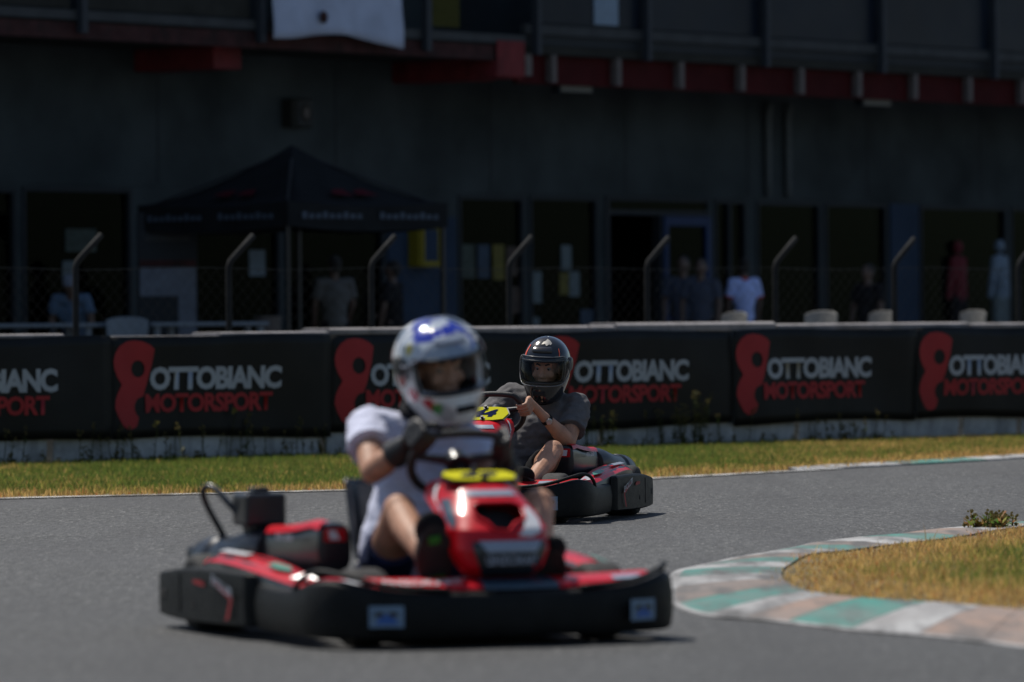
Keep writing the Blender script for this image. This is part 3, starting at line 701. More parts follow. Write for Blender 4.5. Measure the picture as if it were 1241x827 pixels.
for s in (-11.7, -6.53, -2.0):
    q = MB(); q.box(s-.27, s+.25, -OV-.05, -OV+.35, 3.90, 4.12 if s < -3 else 4.098)
    if s > -3: q.box(s-.27, s+.25, -OV-.075, -OV-.052, 3.92, 4.33); q.build('beam_end', mt['red_steel'], bl, bevel=.012)
    q = MB(); q.box(s-.24, s+.22, -OV+.352, -.003, 3.885, 4.125); q.build('beam', mt['red_steel'], bl)
q = MB(); q.box(-1.72, -1.60, -OV-.06, -OV+.2, 3.94, 4.19); q.build('beam_cap', mt['pale_steel'], bl)
for s in [-1.55, .61, 3.06, 5.6, 8.2, 10.8, 13.4]:
    q = MB(); q.box(s-.04, s+.04, -OV-.14, -OV-.052, 4.18, 5.7); q.build('railing_post', mt['post'], bl)
for s in [-9.4, -6.5, -14, -3.6]:
    q = MB(); q.box(s-.045, s+.045, -OV-.14, -OV-.062, 4.16, 5.5); q.build('railing_post', mt['post'], bl)
pp = [-1.50, .55, 3.0, 5.55, 8.15, 10.75, 13.35]
for a, b in zip(pp, pp[1:]):
    q = MB(); q.box(a+.06, b-.02, -OV-.02, -OV-.005, 4.56, 5.6); q.build('railing_panel', mt['blue_glass'], bl)
q = MB(); q.box(-.35, .12, -OV-.032, -OV-.023, 4.58, 5.2); q.build('sticker', mt['paleblue'], bl)
q = MB(); q.box(-3.4, -2.9, -OV-.02, -OV-.005, 4.45, 5.4); q.build('railing_panel', mt['dull_yellow'], bl)
for a, b in ((-22, -14.1), (-13.9, -9.5), (-9.3, -6.6)):
    q = MB(); q.box(a, b, -OV-.02, -OV-.005, 4.42, 5.4); q.build('railing_panel', mt['rust_yellow'] if 'rust_yellow' in mt else mt['slab'], bl)
# bulkhead lamps under the balcony
for s, lab in ((-.43, 'flat bulkhead lamp under the balcony left of the joists middle'), (5.89, 'flat bulkhead lamp under the balcony towards the right')):
    r_ = empty('bulkhead_lamp', fac(s, 1.25, 3.80), FA, lab, 'lamp', 'bulkhead lamps under the balcony')
    q = MB(); q.box(-.33, .33, -.06, .06, -.02, .10); q.build('housing', mt['frame'], r_, bevel=.01)
    q = MB(); q.box(-.30, .30, -.075, -.062, -.01, .085); q.build('diffuser', mt['lamp_glass'], r_, bevel=.004)
    q = MB(); q.cyl((0, 0, .1), (0, 0, .40), .02); q.build('hanger', mt['frame'], r_)
# square speaker / flood lamp on the wall
r_ = empty('wall_speaker', fac(-4.04, 0, 3.49), FA, 'square dark wall box with round pale disc under the balcony above the tent', 'speaker')
q = MB(); q.box(-.30, .22, -.22, -.002, -.2, .2); q.build('box', mt['slab'], r_, bevel=.02)
q = MB(); q.box(-.16, .20, -.235, -.222, -.17, .17); q.build('panel', mt['rail'], r_, bevel=.005)
q = MB(); q.lathe([(.0, .0), (.13, 0), (.13, .012), (.0, .016)], (.02, -.236, 0), (0, -1, 0)); q.build('disc', mt['slab'], r_)
q = MB(); q.lathe([(.0, .0), (.08, 0), (.06, .012), (.0, .02)], (.02, -.253, 0), (0, -1, 0)); q.build('cone', mt['pale_steel'], r_); r_.scale = (.72, .72, .8)
mt['pale_pipe'] = M('pale_pipe_paint', (.10, .115, .12), .7, spec=.15); mt['board_white'] = M('board_white', (.13, .15, .19), .8, spec=.1)
# pale runs below the balcony = two downpipes
for s, lab in ((5.28, 'pale left downpipe of the pair on the wall beside the doorway'), (5.72, 'pale right downpipe of the pair on the wall beside the doorway')):
    q = MB(); q.tube([fac(s, .06, 2.66), fac(s, .06, 3.1), fac(s, .06, 3.66), fac(s-.01, .1, 3.84)], .045, 10); o = q.build('downpipe', mt['pale_pipe'], None, smooth=True); tag(o, lab, 'pipe', 'downpipes on the wall')
# yellow framed cabinet
r_ = empty('wall_cabinet', fac(-1.80, 0, 2.0), FA, 'yellow framed first aid cabinet on the navy wall right of the tent', 'cabinet')
q = MB(); q.box(-.30, .26, -.24, -.032, -.27, .27); q.build('box', mt['yellow'], r_, bevel=.01)
q = MB(); f = .07
q.box(-.24, .26, -.262, -.242, .2, .27); q.box(-.24, .26, -.262, -.242, -.27, -.2); q.box(-.24, -.17, -.262, -.242, -.2, .2); q.box(.19, .26, -.262, -.242, -.2, .2); q.build('door_frame', mt['yellow'], r_)
q = MB(); q.box(-.17, .19, -.255, -.243, -.2, .2); q.build('pane', mt['navy'], r_); r_.scale = (.70, .8, .92)
# white sheet hung from the balcony railing
def sheet_hang():
    NX, NZ = 30, 14; vs, fs = [], []
    for i in range(NX+1):
        for j in range(NZ+1):
            u = i/NX; x_ = -6.42+2.22*u; zb = 4.20 + .10*math.sin(PI*u)**2 - .04*u; z_ = zb+(5.5-zb)*j/NZ
            o = OV+.19+.03*math.sin(u*16)*(1-j/NZ)+.02*math.sin(u*37+j)*.4+.04*(1-j/NZ)
            vs.append(tuple(fac(x_ + (.06*(u-.5))*(1-j/NZ), o, z_)))
    for i in range(NX):
        for j in range(NZ): a = i*(NZ+1)+j; fs.append((a, a+NZ+1, a+NZ+2, a+1))
    q = MB().add(vs, fs); o = q.build('hanging_sheet', mt['cloth_white'], None, smooth=True, solid=.006)
    tag(o, 'white sheet with a small red mark draped over the left balcony railing', 'sheet')
    q = MB(); q.lathe([(0, 0), (.07, 0), (.05, .008), (0, .008)], fac(-5.62, OV+.26, 4.46), FN, 12); q.build('mark', mt['rust_fascia'], o)
sheet_hang()
# posters on the inside of the glass
posters = [(-.92, .24, 1.62, 2.02, 'poster_green', 'dull green notice, leftmost of the four in a row on the shop window'), (-.62, .22, 1.62, 2.02, 'poster_blue', 'dull blue notice second in the row on the shop window'),
           (-.33, .22, 1.60, 2.02, 'poster_yellow', 'yellow notice third in the row on the shop window'), (-.06, .2, 1.65, 2.0, 'poster_brown', 'brown notice at the right end of the row on the shop window'),
           (1.02, .2, 1.72, 2.02, 'poster_pale', 'small pale notice, highest in the window left of the doorway'), (.40, .22, 1.32, 1.70, 'poster_pale', 'tall pale notice at the left edge of the window left of the doorway'),
           (.98, .18, 1.42, 1.68, 'poster_yellow', 'small dark yellow notice in the window left of the doorway'), (1.18, .2, 1.40, 1.70, 'poster_pale', 'pale notice beside the dark yellow one left of the doorway'),
           (.40, .17, .98, 1.15, 'poster_pale', 'low pale notice near the bottom of the window left of the doorway'), (1.40, .26, 1.04, 1.24, 'poster_blue', 'blue notice low at the right of the window left of the doorway'), (-.05, .26, 1.2, 1.52, 'poster_brown', 'brown notice below the row on the shop window'),
           (-7.9, .5, 1.9, 2.15, 'poster_green', 'dim greenish notice high in the left windows above the seated person'), (-7.95, .2, 1.55, 1.8, 'poster_pale', 'small dim pale notice in the left window above the seated person')]
for s, w, z0, z1, mk_, lab in posters:
    q = MB(); q.box(s, s+w, .020, .0245, z0, z1); o = q.build('notice', mt[mk_], None); o.location = (0, 68, 0); o.rotation_euler = (0, 0, FA); tag(o, lab, 'notice', 'paper notices on the shop windows')

# ------------------------------------------------------------------ tent
def tent(c, a, W=1.15):
    t = empty('gazebo', (c[0], c[1], TZ), a, 'black pyramid gazebo tent with pale print on its valance in front of the building', 'tent')
    cs = [(-W, -W), (W, -W), (W, W), (-W, W)]; ze, zp = 2.07, 2.70
    for i in range(4):
        x0, y0 = cs[i]; x1, y1 = cs[(i+1) % 4]; vs, fs = [], []; N_ = 8
        for r in range(N_+1):
            f = r/N_
            for k in range(N_+1):
                g = k/N_; ex, ey = x0+(x1-x0)*g, y0+(y1-y0)*g
                z = ze + (zp-ze)*(f**1.5) - .05*math.sin(PI*g)*(1-f)
                vs.append((ex*(1-f), ey*(1-f), z))
        for r in range(N_):
            for k in range(N_): b = r*(N_+1)+k; fs.append((b, b+1, b+N_+2, b+N_+1))
        MB().add(vs, fs).build('canopy_panel', mt['tent'], t, smooth=True, solid=.004)
        vs, fs = [], []
        nx, ny = (y1-y0)/(2*W), -(x1-x0)/(2*W)
        for k in range(N_+1):
            g = k/N_; ex, ey = x0+(x1-x0)*g + nx*.012, y0+(y1-y0)*g + ny*.012; zt_ = ze-.05*math.sin(PI*g)+.01
            vs += [(ex, ey, zt_), (ex+nx*.015*math.sin(k*2), ey+ny*.015*math.sin(k*2), zt_-.26)]
        for k in range(N_): fs.append((2*k, 2*k+2, 2*k+3, 2*k+1))
        v = MB().add(vs, fs).build('valance', mt['tent'], t, solid=.004)
        for (g0, g1) in ((.08, .46), (.56, .94)):
            q = MB(); n_ = 9
            for k in range(n_):
                a0 = g0+(g1-g0)*k/n_; a1 = a0+(g1-g0)/n_*.7; z_ = ze-.17; hh = .05*(1 if k % 3 else 1.4)
                pa = V((x0+(x1-x0)*a0+nx*.038, y0+(y1-y0)*a0+ny*.038, z_)); pb = V((x0+(x1-x0)*a1+nx*.038, y0+(y1-y0)*a1+ny*.038, z_))
                q.add([pa, pb, pb+V((0, 0, hh)), pa+V((0, 0, hh))], [(0, 1, 2, 3)])
            q.build('print', mt['tent_print'], v, kind='stuff')
        q = MB(); f = .30
        for g0, dz in ((.35, 0), (.55, .05)):
            pts = []
            for (g, ff) in ((g0, .25), (g0+.16, .22), (g0+.14, .36), (g0+.03, .34)):
                pts.append(V(((x0+(x1-x0)*g)*(1-ff)+nx*.03, (y0+(y1-y0)*g)*(1-ff)+ny*.03, ze+(zp-ze)*ff**1.5+.035-.03*math.sin(PI*g)*(1-ff))))
            q.add(pts, [(0, 1, 2, 3)])
        q.build('print', mt['tent_red'], t)
        q = MB(); q.box(x0*.97-.02, x0*.97+.02, y0*.97-.02, y0*.97+.02, 0, ze-.02); q.build('leg', mt['blacksteel'], t)
        q = MB(); q.cyl((x0*.97, y0*.97, ze-.03), (0, 0, zp-.06), .014, n=6); q.build('rafter', mt['blacksteel'], t)
tent((-2.30, 60), math.radians(45))

# ------------------------------------------------------------------ tables, chairs and a board on the terrace
def table(x, y, rz, label):
    t = empty('plastic_table', (x, y, TZ), rz, label, 'table', 'white plastic tables on the terrace')
    q = MB(); q.box(-.6, .6, -.4, .4, .80, .84); q.build('table_top', mt['plastic_shade2'], t, bevel=.012)
    for sx in (-.54, .54):
        for sy in (-.34, .34): q = MB(); q.cyl((sx, sy, 0), (sx*.97, sy*.97, .80), .03, .035, n=8); q.build('leg', mt['plastic_shade2'], t)
mt['plastic_shade2'] = M('bluish_shaded_plastic', (.13, .16, .19), .5, var=.08)  # white plastic again, bluish shade put into the colour
table(-4.78, 56.3, .3, 'white plastic table at the left edge of the terrace'); table(-4.0, 56.9, .3, 'white plastic table in front of the seated person'); table(-3.1, 57, .25, 'white plastic table right of the white chair')
def chair_proto():
    c = empty('plastic_chair', (0, 0, TZ), 0)
    q = MB(); q.box(-.22, .22, -.2, .22, .41, .44); q.build('seat', mt['plastic_white'], c, bevel=.01)
    secs = []
    for k in range(9):
        a = -1+2*k/8; xx = .225*a; yy = -.22-.05*(1-a*a); top = .90-.035*abs(a)**3; w = 1+.12
        secs.append([V((xx, yy, .45)), V((xx*w, yy-.05, top)), V((xx*w, yy-.032, top)), V((xx, yy+.018, .45))])
    q = MB(); q.loft(secs); q.build('backrest', mt['plastic_white'], c, smooth=False, bevel=.006)
    for sx in (-1, 1):
        q = MB(); q.tube([(sx*.24, -.24, .62), (sx*.27, -.05, .65), (sx*.27, .16, .64), (sx*.25, .22, .5), (sx*.24, .22, .42)], .022, 8); q.build('armrest', mt['plastic_white'], c, smooth=True)
        for sy in (-.22, .2): q = MB(); q.cyl((sx*.26, sy*1.15, 0), (sx*.22, sy, .42), .018, .026, n=8); q.build('leg', mt['plastic_white'], c)
    return c
cp = chair_proto()
ch = [(2.10, 58, 2.2, 1.0, 'shaded white plastic chair in front of the man in the light blue polo'), (2.96, 57, 2.4, 1.0, 'brightest white plastic chair, in the sun right of the man in the light blue polo'),
      (3.80, 61, 2.2, 1.0, 'shaded plastic chair behind the barrier, second from the right edge'), (4.78, 61, 2.2, 1.0, 'shaded plastic chair behind the barrier nearest the right edge'), (-3.78, 56.2, 3.3, 1.0, 'pale white plastic chair between the tables in front of the white sign board')]
for i, (x, y, a, sclz, lab) in enumerate(ch):
    o = cp if i == 0 else copy_tree(cp)
    o.location = (x, y, TZ); o.rotation_euler = (0, 0, a); o.scale = (.84, .84, 1.0); tag(o, lab, 'chair', 'white plastic chairs on the terrace')
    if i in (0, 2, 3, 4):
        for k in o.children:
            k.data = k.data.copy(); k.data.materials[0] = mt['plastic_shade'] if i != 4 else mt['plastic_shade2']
r_ = empty('sign_board', (-3.62, 60.0, TZ), .25, 'white sign board with a dark header standing left of the tent pole', 'sign')
q = MB(); q.box(-.33, .31, -.03, .03, .2, 2.0); q.build('panel', mt['frame'], r_, bevel=.005)
q = MB(); q.box(-.31, .29, -.042, -.032, 1.12, 1.42); q.build('sheet', mt['board_white'], r_)
q = MB(); q.box(.10, .29, -.042, -.032, .4, 1.118); q.build('sheet', mt['board_white'], r_)
q = MB(); q.box(-.31, .29, -.042, -.032, 1.43, 1.50); q.build('sheet', mt['rust_fascia'], r_)
q = MB(); q.box(-.25, .22, -.042, -.032, 1.70, 1.75); q.build('sheet', mt['rail'], r_)
for sx in (-.28, .26): q = MB(); q.box(sx-.02, sx+.02, -.3, .3, 0, .2); q.build('foot', mt['frame'], r_)
q = MB(); q.box(-.085, .085, -.015, .015, -.14, .14); o = q.build('notice_sign', mt['paleblue'], None); o.location = (-2.72, 60.9, 1.75); tag(o, 'small pale blue sign hanging under the tent left of its front pole', 'sign')
q = MB(); q.lathe([(.0, 0), (.12, 0), (.14, .28), (.13, .28), (.0, .27)], (0, 0, 0)); o = q.build('waste_bin', mt['pale_steel'], None, smooth=False); o.location = (-2.58, 60.3, TZ+.62); 
st_ = MB(); st_.cyl((-2.58, 60.3, TZ), (-2.58, 60.3, TZ+.615), .12, .14, n=16); o2 = st_.build('pedestal', mt['frame'], o); o2.location = (2.58, -60.3, -(TZ+.62))
tag(o, 'small beige bin on a dark pedestal under the tent', 'bin')
# ------------------------------------------------------------------ karts
def decal(surf, poly, mat, name, parent, off=.003, rings=5):
    """printed patch: polygon in surface coordinates, laid just proud of the surface"""
    c = (sum(p[0] for p in poly)/len(poly), sum(p[1] for p in poly)/len(poly)); pts = []
    P = []
    for a, b in zip(poly, poly[1:]+poly[:1]):
        for k in range(4): P.append((a[0]+(b[0]-a[0])*k/4, a[1]+(b[1]-a[1])*k/4))
    n = len(P); vs, fs = [], []
    for r in range(rings):
        f = 1 - r/rings
        for p in P: vs.append(surf(c[0]+(p[0]-c[0])*f, c[1]+(p[1]-c[1])*f, off))
    vs.append(surf(c[0], c[1], off))
    for r in range(rings-1):
        for k in range(n): l = (k+1) % n; fs.append((r*n+k, r*n+l, (r+1)*n+l, (r+1)*n+k))
    for k in range(n): fs.append(((rings-1)*n+k, (rings-1)*n+(k+1) % n, rings*n))
    return MB().add(vs, fs).build(name, mat, parent, smooth=True)

FZ = [.235, .27, .33, .40, .455, .505, .54, .562, .572]
FW = [.104, .137, .163, .168, .157, .142, .128, .110, .055]
FF = [.845, .895, .902, .880, .825, .760, .710, .655, .56]
FB = [.78, .77, .75, .71, .62, .49, .46, .45, .48]
def fairing(a, z, off=0.0):
    w = float(np.interp(z, FZ, FW)); f = float(np.interp(z, FZ, FF)); b = float(np.interp(z, FZ, FB))
    s, c = math.sin(a*PI/2), math.cos(a*PI/2)
    x = w*math.copysign(abs(s)**.80, s); y = b + (f-b)*max(c, 0)**.60
    p = V((x, y, z))
    if off:
        e = 1e-3; du = fairing(min(a+e, 1), z)-fairing(a-e, z); dv = fairing(a, min(z+e, .572))-fairing(a, z-e); n = du.cross(dv)
        n = n.normalized() if n.length > 1e-9 else V((0, 1, 0))
        if n.y < 0 and abs(a) < .9: n = -n
        p += n*off
    return p

def strip_loft(path, prof):
    """sweep a profile (outward, z) along a path of (x, y, nx, ny, zb, zt)"""
    secs = []
    for (x, y, nx, ny, zb, zt) in path:
        secs.append([V((x+nx*o, y+ny*o, zb+(zt-zb)*h)) for o, h in prof])
    return secs
def with_normals(P, closed=False):
    """P: list of (x, y, zb, zt) running so that outward is to the right of travel"""
    S = spline([(p[0], p[1], 0) for p in P], 4); Zs = spline([(p[2], p[3], 0) for p in P], 4); out = []
    for i, p in enumerate(S):
        t = (S[min(i+1, len(S)-1)]-S[max(i-1, 0)]).normalized(); out.append((p.x, p.y, t.y, -t.x, Zs[i].x, Zs[i].y))
    return out
PROF = [(-.012, .0), (.0, .05), (.006, .3), (.008, .6), (.0, .90), (-.010, .97), (-.022, 1.0), (-.045, 1.0), (-.055, .95), (-.058, .5), (-.05, .04), (-.03, 0)]

def tyre_mesh(r, w):
    q = MB(); pr = [(r*.50, -w*.42), (r*.60, -w*.49), (r*.80, -w*.5), (r*.93, -w*.47), (r*.99, -w*.36), (r, -w*.2), (r, w*.2), (r*.99, w*.36), (r*.93, w*.47), (r*.80, w*.5), (r*.60, w*.49), (r*.50, w*.42), (r*.48, 0)]
    secs = [[V((h, rr*math.cos(2*PI*k/36), rr*math.sin(2*PI*k/36))) for k in range(36)] for rr, h in pr]
    q.loft(secs, closed_path=True); return q
def rim_mesh(r, w):
    q = MB(); pr = [(.0, -w*.2), (r*.2, -w*.22), (r*.42, -w*.15), (r*.47, -w*.42), (r*.52, -w*.44), (r*.52, w*.44), (r*.47, w*.42), (r*.42, w*.1), (.0, w*.1)]
    secs = [[V((h, max(rr, .001)*math.cos(2*PI*k/24), max(rr, .001)*math.sin(2*PI*k/24))) for k in range(24)] for rr, h in pr]
    q.loft(secs); return q

def build_kart(loc, yaw, number, plate_tilt, wheel_c, label, plate_z=.592):
    K = empty('racing_kart', (loc[0], loc[1], 0), PI+yaw, label, 'go-kart', 'racing karts on the track')
    # front bumper, wraps the nose and both flanks up to the step
    R = [(0, .955, .035, .190), (.2, .950, .035, .192), (.38, .925, .035, .200), (.5, .88, .036, .222), (.575, .81, .038, .238), (.612, .71, .038, .232), (.618, .58, .038, .205), (.612, .40, .038, .196), (.602, .165, .04, .205)]
    full = [(-x, y, a, b) for x, y, a, b in R[:0:-1]] + R
    full = full          # left step -> nose -> right step ; outward is on the LEFT of travel
    pth = [(x, y, -nx, -ny, zb, zt) for x, y, nx, ny, zb, zt in with_normals(full)]
    MB().loft(strip_loft(pth, PROF)).build('front_bumper', mt['blackplastic'], K, smooth=True, bevel=.004, angle=50)
    # raised hoops at the front corners
    for s in (-1, 1):
        q = MB(); q.tube(spline([(s*.22, .935, .198), (s*.40, .905, .215), (s*.52, .84, .248), (s*.575, .76, .266), (s*.602, .69, .258), (s*.612, .62, .225), (s*.605, .56, .195)], 5), .0095, 8)
        q.build('bumper_hoop', mt['blackplastic'], K, smooth=True)
    # rear guard: flank panels and tail in one moulding
    G = [(.597, .150, .045, .236), (.622, .128, .045, .238), (.632, .08, .045, .240), (.640, -.2, .042, .243), (.628, -.55, .040, .234), (.612, -.82, .045, .212), (.585, -.93, .05, .206), (.50, -.985, .055, .20), (.25, -1.0, .06, .19), (0, -1.0, .06, .19)]
    gf = G + [(-x, y, a, b) for x, y, a, b in G[-2::-1]]
    pth = [(x, y, -nx, -ny, zb, zt) for x, y, nx, ny, zb, zt in with_normals(gf)]
    PG = [(-.012, 0), (0, .04), (.002, .5), (.0, .93), (-.008, .985), (-.02, 1.0), (-.04, 1.0), (-.05, .96), (-.05, .04), (-.035, 0)]
    g = MB().loft(strip_loft(pth, PG)).build('rear_guard', mt['blackplastic'], K, smooth=True, bevel=.003, angle=50)
    for s in (-1, 1):       # slots, ribs and prints on the flank panels
        fl = lambda y: .64 if y > -.22 else .64-.028*(-.22-y)/.6
        q = MB(); q.box(-.03, .03, -.006, .004, -.018, .018); o = q.build('slot', mt['liner'], g, bevel=.004); o.location = (s*.613, -.80, .128); o.rotation_euler = (0, 0, PI/2-s*.09)
        q = MB(); q.box(-.004, .004, -.004, .004, -.07, .07); o = q.build('rib', mt['blackplastic'], g, bevel=.002); o.location = (s*.627, -.58, .14)
        q = MB(); q.cyl((s*.628, -.40, .105), (s*.638, -.40, .105), .012, n=10); q.build('hole', mt['liner'], g)
        # red slash with pale lettering; reads from the tail forwards on the right flank and from the front on the left flank
        off = s*.6475
        ya, yb = (-.16, .06) if s > 0 else (.06, -.16)
        def P(y_, z_): return V((off, y_, z_))
        # slash rises from front (low) to rear (high)
        q = MB(); pts = [P(.045, .150), P(.03, .135), P(-.02, .150), P(-.155, .192), P(-.155, .205), P(-.02, .172)]; q.add(pts, [tuple(range(6))]); q.build('print', mt['banner_red'], g)
        q = MB(); pts = [P(.048, .150), P(.02, .140), P(-.03, .062), P(.005, .07)]; q.add(pts, [(0, 1, 2, 3)]); q.build('print', mt['banner_red'], g)
        def tx(a, b, s=s, off=off):
            yy = (.045 - a*.21) if s < 0 else (-.165 + a*.21)
            zz = (.145 + a*.046) if s < 0 else (.191 - a*.046)
            return V((off+s*.0025, yy, zz + b*.034))
        link('lettering', fit_text(text_mesh('EVOLUTI', 1, off=.02), 0, 1, 0, 1, tx), mt['grey_sticker'], g)
        q = MB(); y0, y1 = -.26, -.40; o1 = s*(fl(y0)+.0075); o2 = s*(fl(y1)+.0075)
        q.add([V((o1, y0, .176)), V((o2, y1, .182)), V((o2, y1, .196)), V((o1-0, y0-.03, .198)), V((o1, y0, .19))], [(0, 1, 2, 3, 4)]); q.build('print', mt['banner_red'], g)
    # blue and white stickers on the nose
    for s in (-1, 1):
        q = MB(); x, y = s*.425, .925; n = V((s*.42, .9, 0)).normalized(); t = V((-n.y, n.x, 0))
        def SP(a, b, o=.014): return V((x, y, .115)) + t*a + V((0, 0, b)) + n*o
        q.add([SP(-.055, -.037), SP(.055, -.037), SP(.055, .037), SP(-.055, .037)], [(0, 1, 2, 3)]); st = q.build('sticker', mt['paleblue'], K)
        q = MB(); q.add([SP(-.036, -.026, .016), SP(.04, -.026, .016), SP(.018, .008, .016), SP(-.015, .008, .016)], [(0, 1, 2, 3)]); q.build('print', mt['blue_sticker'], st)
        for a0, a1 in ((-.036, -.008), (.008, .036)):
            q = MB(); q.add([SP(a0, .0, .0175), SP(a1, .0, .0175), SP(a1, .016, .0175), SP(a0, .016, .0175)], [(0, 1, 2, 3)]); q.build('print', mt['black_sticker'], st)
    # red top shell of the nose: right, dark middle and left pieces
    def shell(a0, a1, mat, name):
        q = MB(); secs = []
        for k in range(11):
            x = a0+(a1-a0)*k/10; ye = .925-.32*x*x; ze = .196+.02*max(0, abs(x)-.3)
            secs.append([V((x, ye, ze)), V((x, ye-.01, ze+.020)), V((x, ye-.06, ze+.034)), V((x, ye-.16, ze+.040)), V((x, ye-.24, ze+.03)), V((x, ye-.24, ze))])
        return q.loft(secs).build(name, mat, K, smooth=True, bevel=.004, angle=60)
    sh = shell(.10, .54, mt['red'], 'nose_shell'); sh2 = shell(-.54, -.16, mt['red'], 'nose_shell'); shell(-.158, .098, mt['petrol'], 'nose_centre')
    def onsh(x, d, o=.003):
        ye = .925-.32*x*x; ze = .196+.02*max(0, abs(x)-.3); return V((x, ye-.01-.05*d+o, ze+.020+.014*d+o))
    link('lettering', fit_text(text_mesh('LENZOKART', 1, off=.02), 0, 1, 0, 1, lambda a, b: onsh(.43-.27*a, b)), mt['white_sticker'], sh)
    q = MB(); q.add([onsh(.56, 0, .006), onsh(.45, 0, .006), onsh(.45, .8, .006), onsh(.56, .8, .006)], [(0, 1, 2, 3)]); q.build('sticker', mt['white_sticker'], sh)
    q = MB(); q.add([onsh(-.36, .1), onsh(-.47, .1), onsh(-.47, .9), onsh(-.36, .9)], [(0, 1, 2, 3)]); q.build('sticker', mt['grey_sticker'], sh2)
    # front fairing
    secs = []
    for k in range(30):
        z = .235+(.572-.235)*k/29
        secs.append([fairing(-1+2*i/24, z) for i in range(25)])
    VP = [(-.27, .478), (-.15, .49), (.2, .49), (.33, .478), (.32, .445), (.20, .425), (.13, .40), (.0, .395), (-.07, .42), (-.23, .435)]
    def inpoly(px, pz):
        r = False; j = len(VP)-1
        for i in range(len(VP)):
            (xi, yi), (xj, yj) = VP[i], VP[j]
            if (yi > pz) != (yj > pz) and px < (xj-xi)*(pz-yi)/(yj-yi)+xi: r = not r
            j = i
        return r
    NS, NR = 64, 72; zz = [.235+(.572-.235)*k/(NR-1) for k in range(NR)]; aa = [-1+2*i/NS for i in range(NS+1)]
    secs = [[fairing(a, z) for a in aa] for z in zz]; fm = MB().loft(secs); n1 = NS+1
    fm.f = [f for f in fm.f if not (len(f) == 4 and f[1] == f[0]+1 and inpoly((aa[f[0] % n1]+aa[f[1] % n1])/2, (zz[f[0]//n1]+zz[f[2]//n1])/2))]
    fa = fm.build('front_fairing', mt['red'], K, smooth=True, bevel=.006, angle=55)
    vent = decal(fairing, [(c0*1.25, .445+(z0-.445)*1.25) for c0, z0 in VP], mt['liner'], 'vent_duct', fa, -.05)
    q = MB(); q.tube([fairing(a, z, .004) for a, z in VP], .006, 6, closed=True); q.build('vent_rim', mt['red'], fa, smooth=True)
    # the kart's left is +a mirrored: picture right of the nose
    decal(fairing, [(-.40, .47), (-.32, .475), (-.22, .43), (-.07, .378), (-.24, .374), (-.40, .39), (-.48, .43)], mt['white_sticker'], 'teardrop', fa, .006)
    decal(fairing, [(-.40, .362), (.36, .362), (.26, .325), (-.30, .325)], mt['grey_sticker'], 'panel', fa, .006)
    decal(fairing, [(-.50, .36), (-.40, .361), (-.30, .324), (.26, .324), (.36, .361), (.46, .36), (.44, .244), (-.48, .244)], mt['black_sticker'], 'panel', fa, .005)
    link('lettering', fit_text(text_mesh('LENZOKART', 1, off=.03), 0, 1, 0, 1, lambda a, b: fairing(.30-.64*a, .282+.032*b, .009)), mt['grey_sticker'], fa)
    for s in (-1, 1):
        decal(fairing, [(s*.86, .552), (s*.80, .556), (s*.90, .48), (s*.97, .455), (s*.965, .48)], mt['white_sticker'], 'chevron', fa, .004)
        decal(fairing, [(s*.84, .475), (s*.93, .50), (s*.955, .47), (s*.90, .45)], mt['grey_sticker'], 'chevron', fa, .004)
        decal(fairing, [(s*.62, .505), (s*.80, .50), (s*.84, .44), (s*.74, .40), (s*.64, .43)], mt['petrol'], 'panel', fa, .004)
    decal(fairing, [(-.30, .532), (.34, .532), (.40, .512), (-.36, .512)], mt['grey_sticker'], 'panel', fa, .004)
    # number plate
    pl = empty('number_plate', (0, .61, plate_z), 0, parent=K); pl.rotation_euler = (-plate_tilt, 0, 0)
    hexa = [(-.138, 0), (-.115, .052), (-.06, .062), (.06, .062), (.115, .052), (.138, 0), (.115, -.052), (.06, -.062), (-.06, -.062), (-.115, -.052)]
    if plate_z < .59: pl.scale = (.9, .95, 1)
    q = MB(); q.loft([[V((x*1.05, y*1.08, -.006)) for x, y in hexa], [V((x*1.05, y*1.08, 0)) for x, y in hexa]]); q.build('backing', mt['black_sticker'], pl)
    q = MB(); q.loft([[V((x, y, .001)) for x, y in hexa], [V((x, y, .005)) for x, y in hexa]]); q.build('plate', mt['plate'], pl)
    link('number', fit_text(text_mesh(number, 1, off=.045, shear=.25), 0, 1, 0, 1, lambda a, b: V((.074-.148*a, .034-.068*b, .0075))), mt['ink'], pl)
    for y in (-.05, .05):
        q = MB(); q.cyl((.0, y, 0), (0, y, .022), .008, n=8); q.cyl((0, y, .004), (0, y, .009), .015, n=8); q.build('bolt', mt['blacksteel'], pl)
    # steering wheel and column
    C = V(wheel_c); ax = V((0, -.80, .60)); u = V((1, 0, 0)); b = V((0, .60, .80))
    sw = empty('steering_wheel', C, 0, parent=K)
    def ring(t):
        r = .152; x = r*math.cos(t); z = r*math.sin(t)
        if z > .105: z = .105 + (z-.105)*.25
        return u*x + b*z
    q = MB(); q.tube([ring(2*PI*k/48) for k in range(48)], .0155, 12, closed=True); q.build('rim', mt['grip'], sw, smooth=True)
    q = MB()
    for t in (PI*1.5, .12, PI-.12): q.cyl(-ax*.012, ring(t), .022, .012, n=8)
    q.build('spoke', mt['blacksteel'], sw, bevel=.003); q = MB(); q.cyl(-ax*.035, ax*.02, .045, .036, n=20); q.build('hub', mt['satin'], sw, bevel=.006)
    q = MB(); q.cyl(C-ax*.03, C-ax*.45, .014, n=10); q.build('steering_column', mt['blacksteel'], K)
    # floor, frame, axle
    q = MB(); q.box(-.30, .30, -.55, .86, .062, .070); q.build('floor_tray', mt['blacksteel'], K)
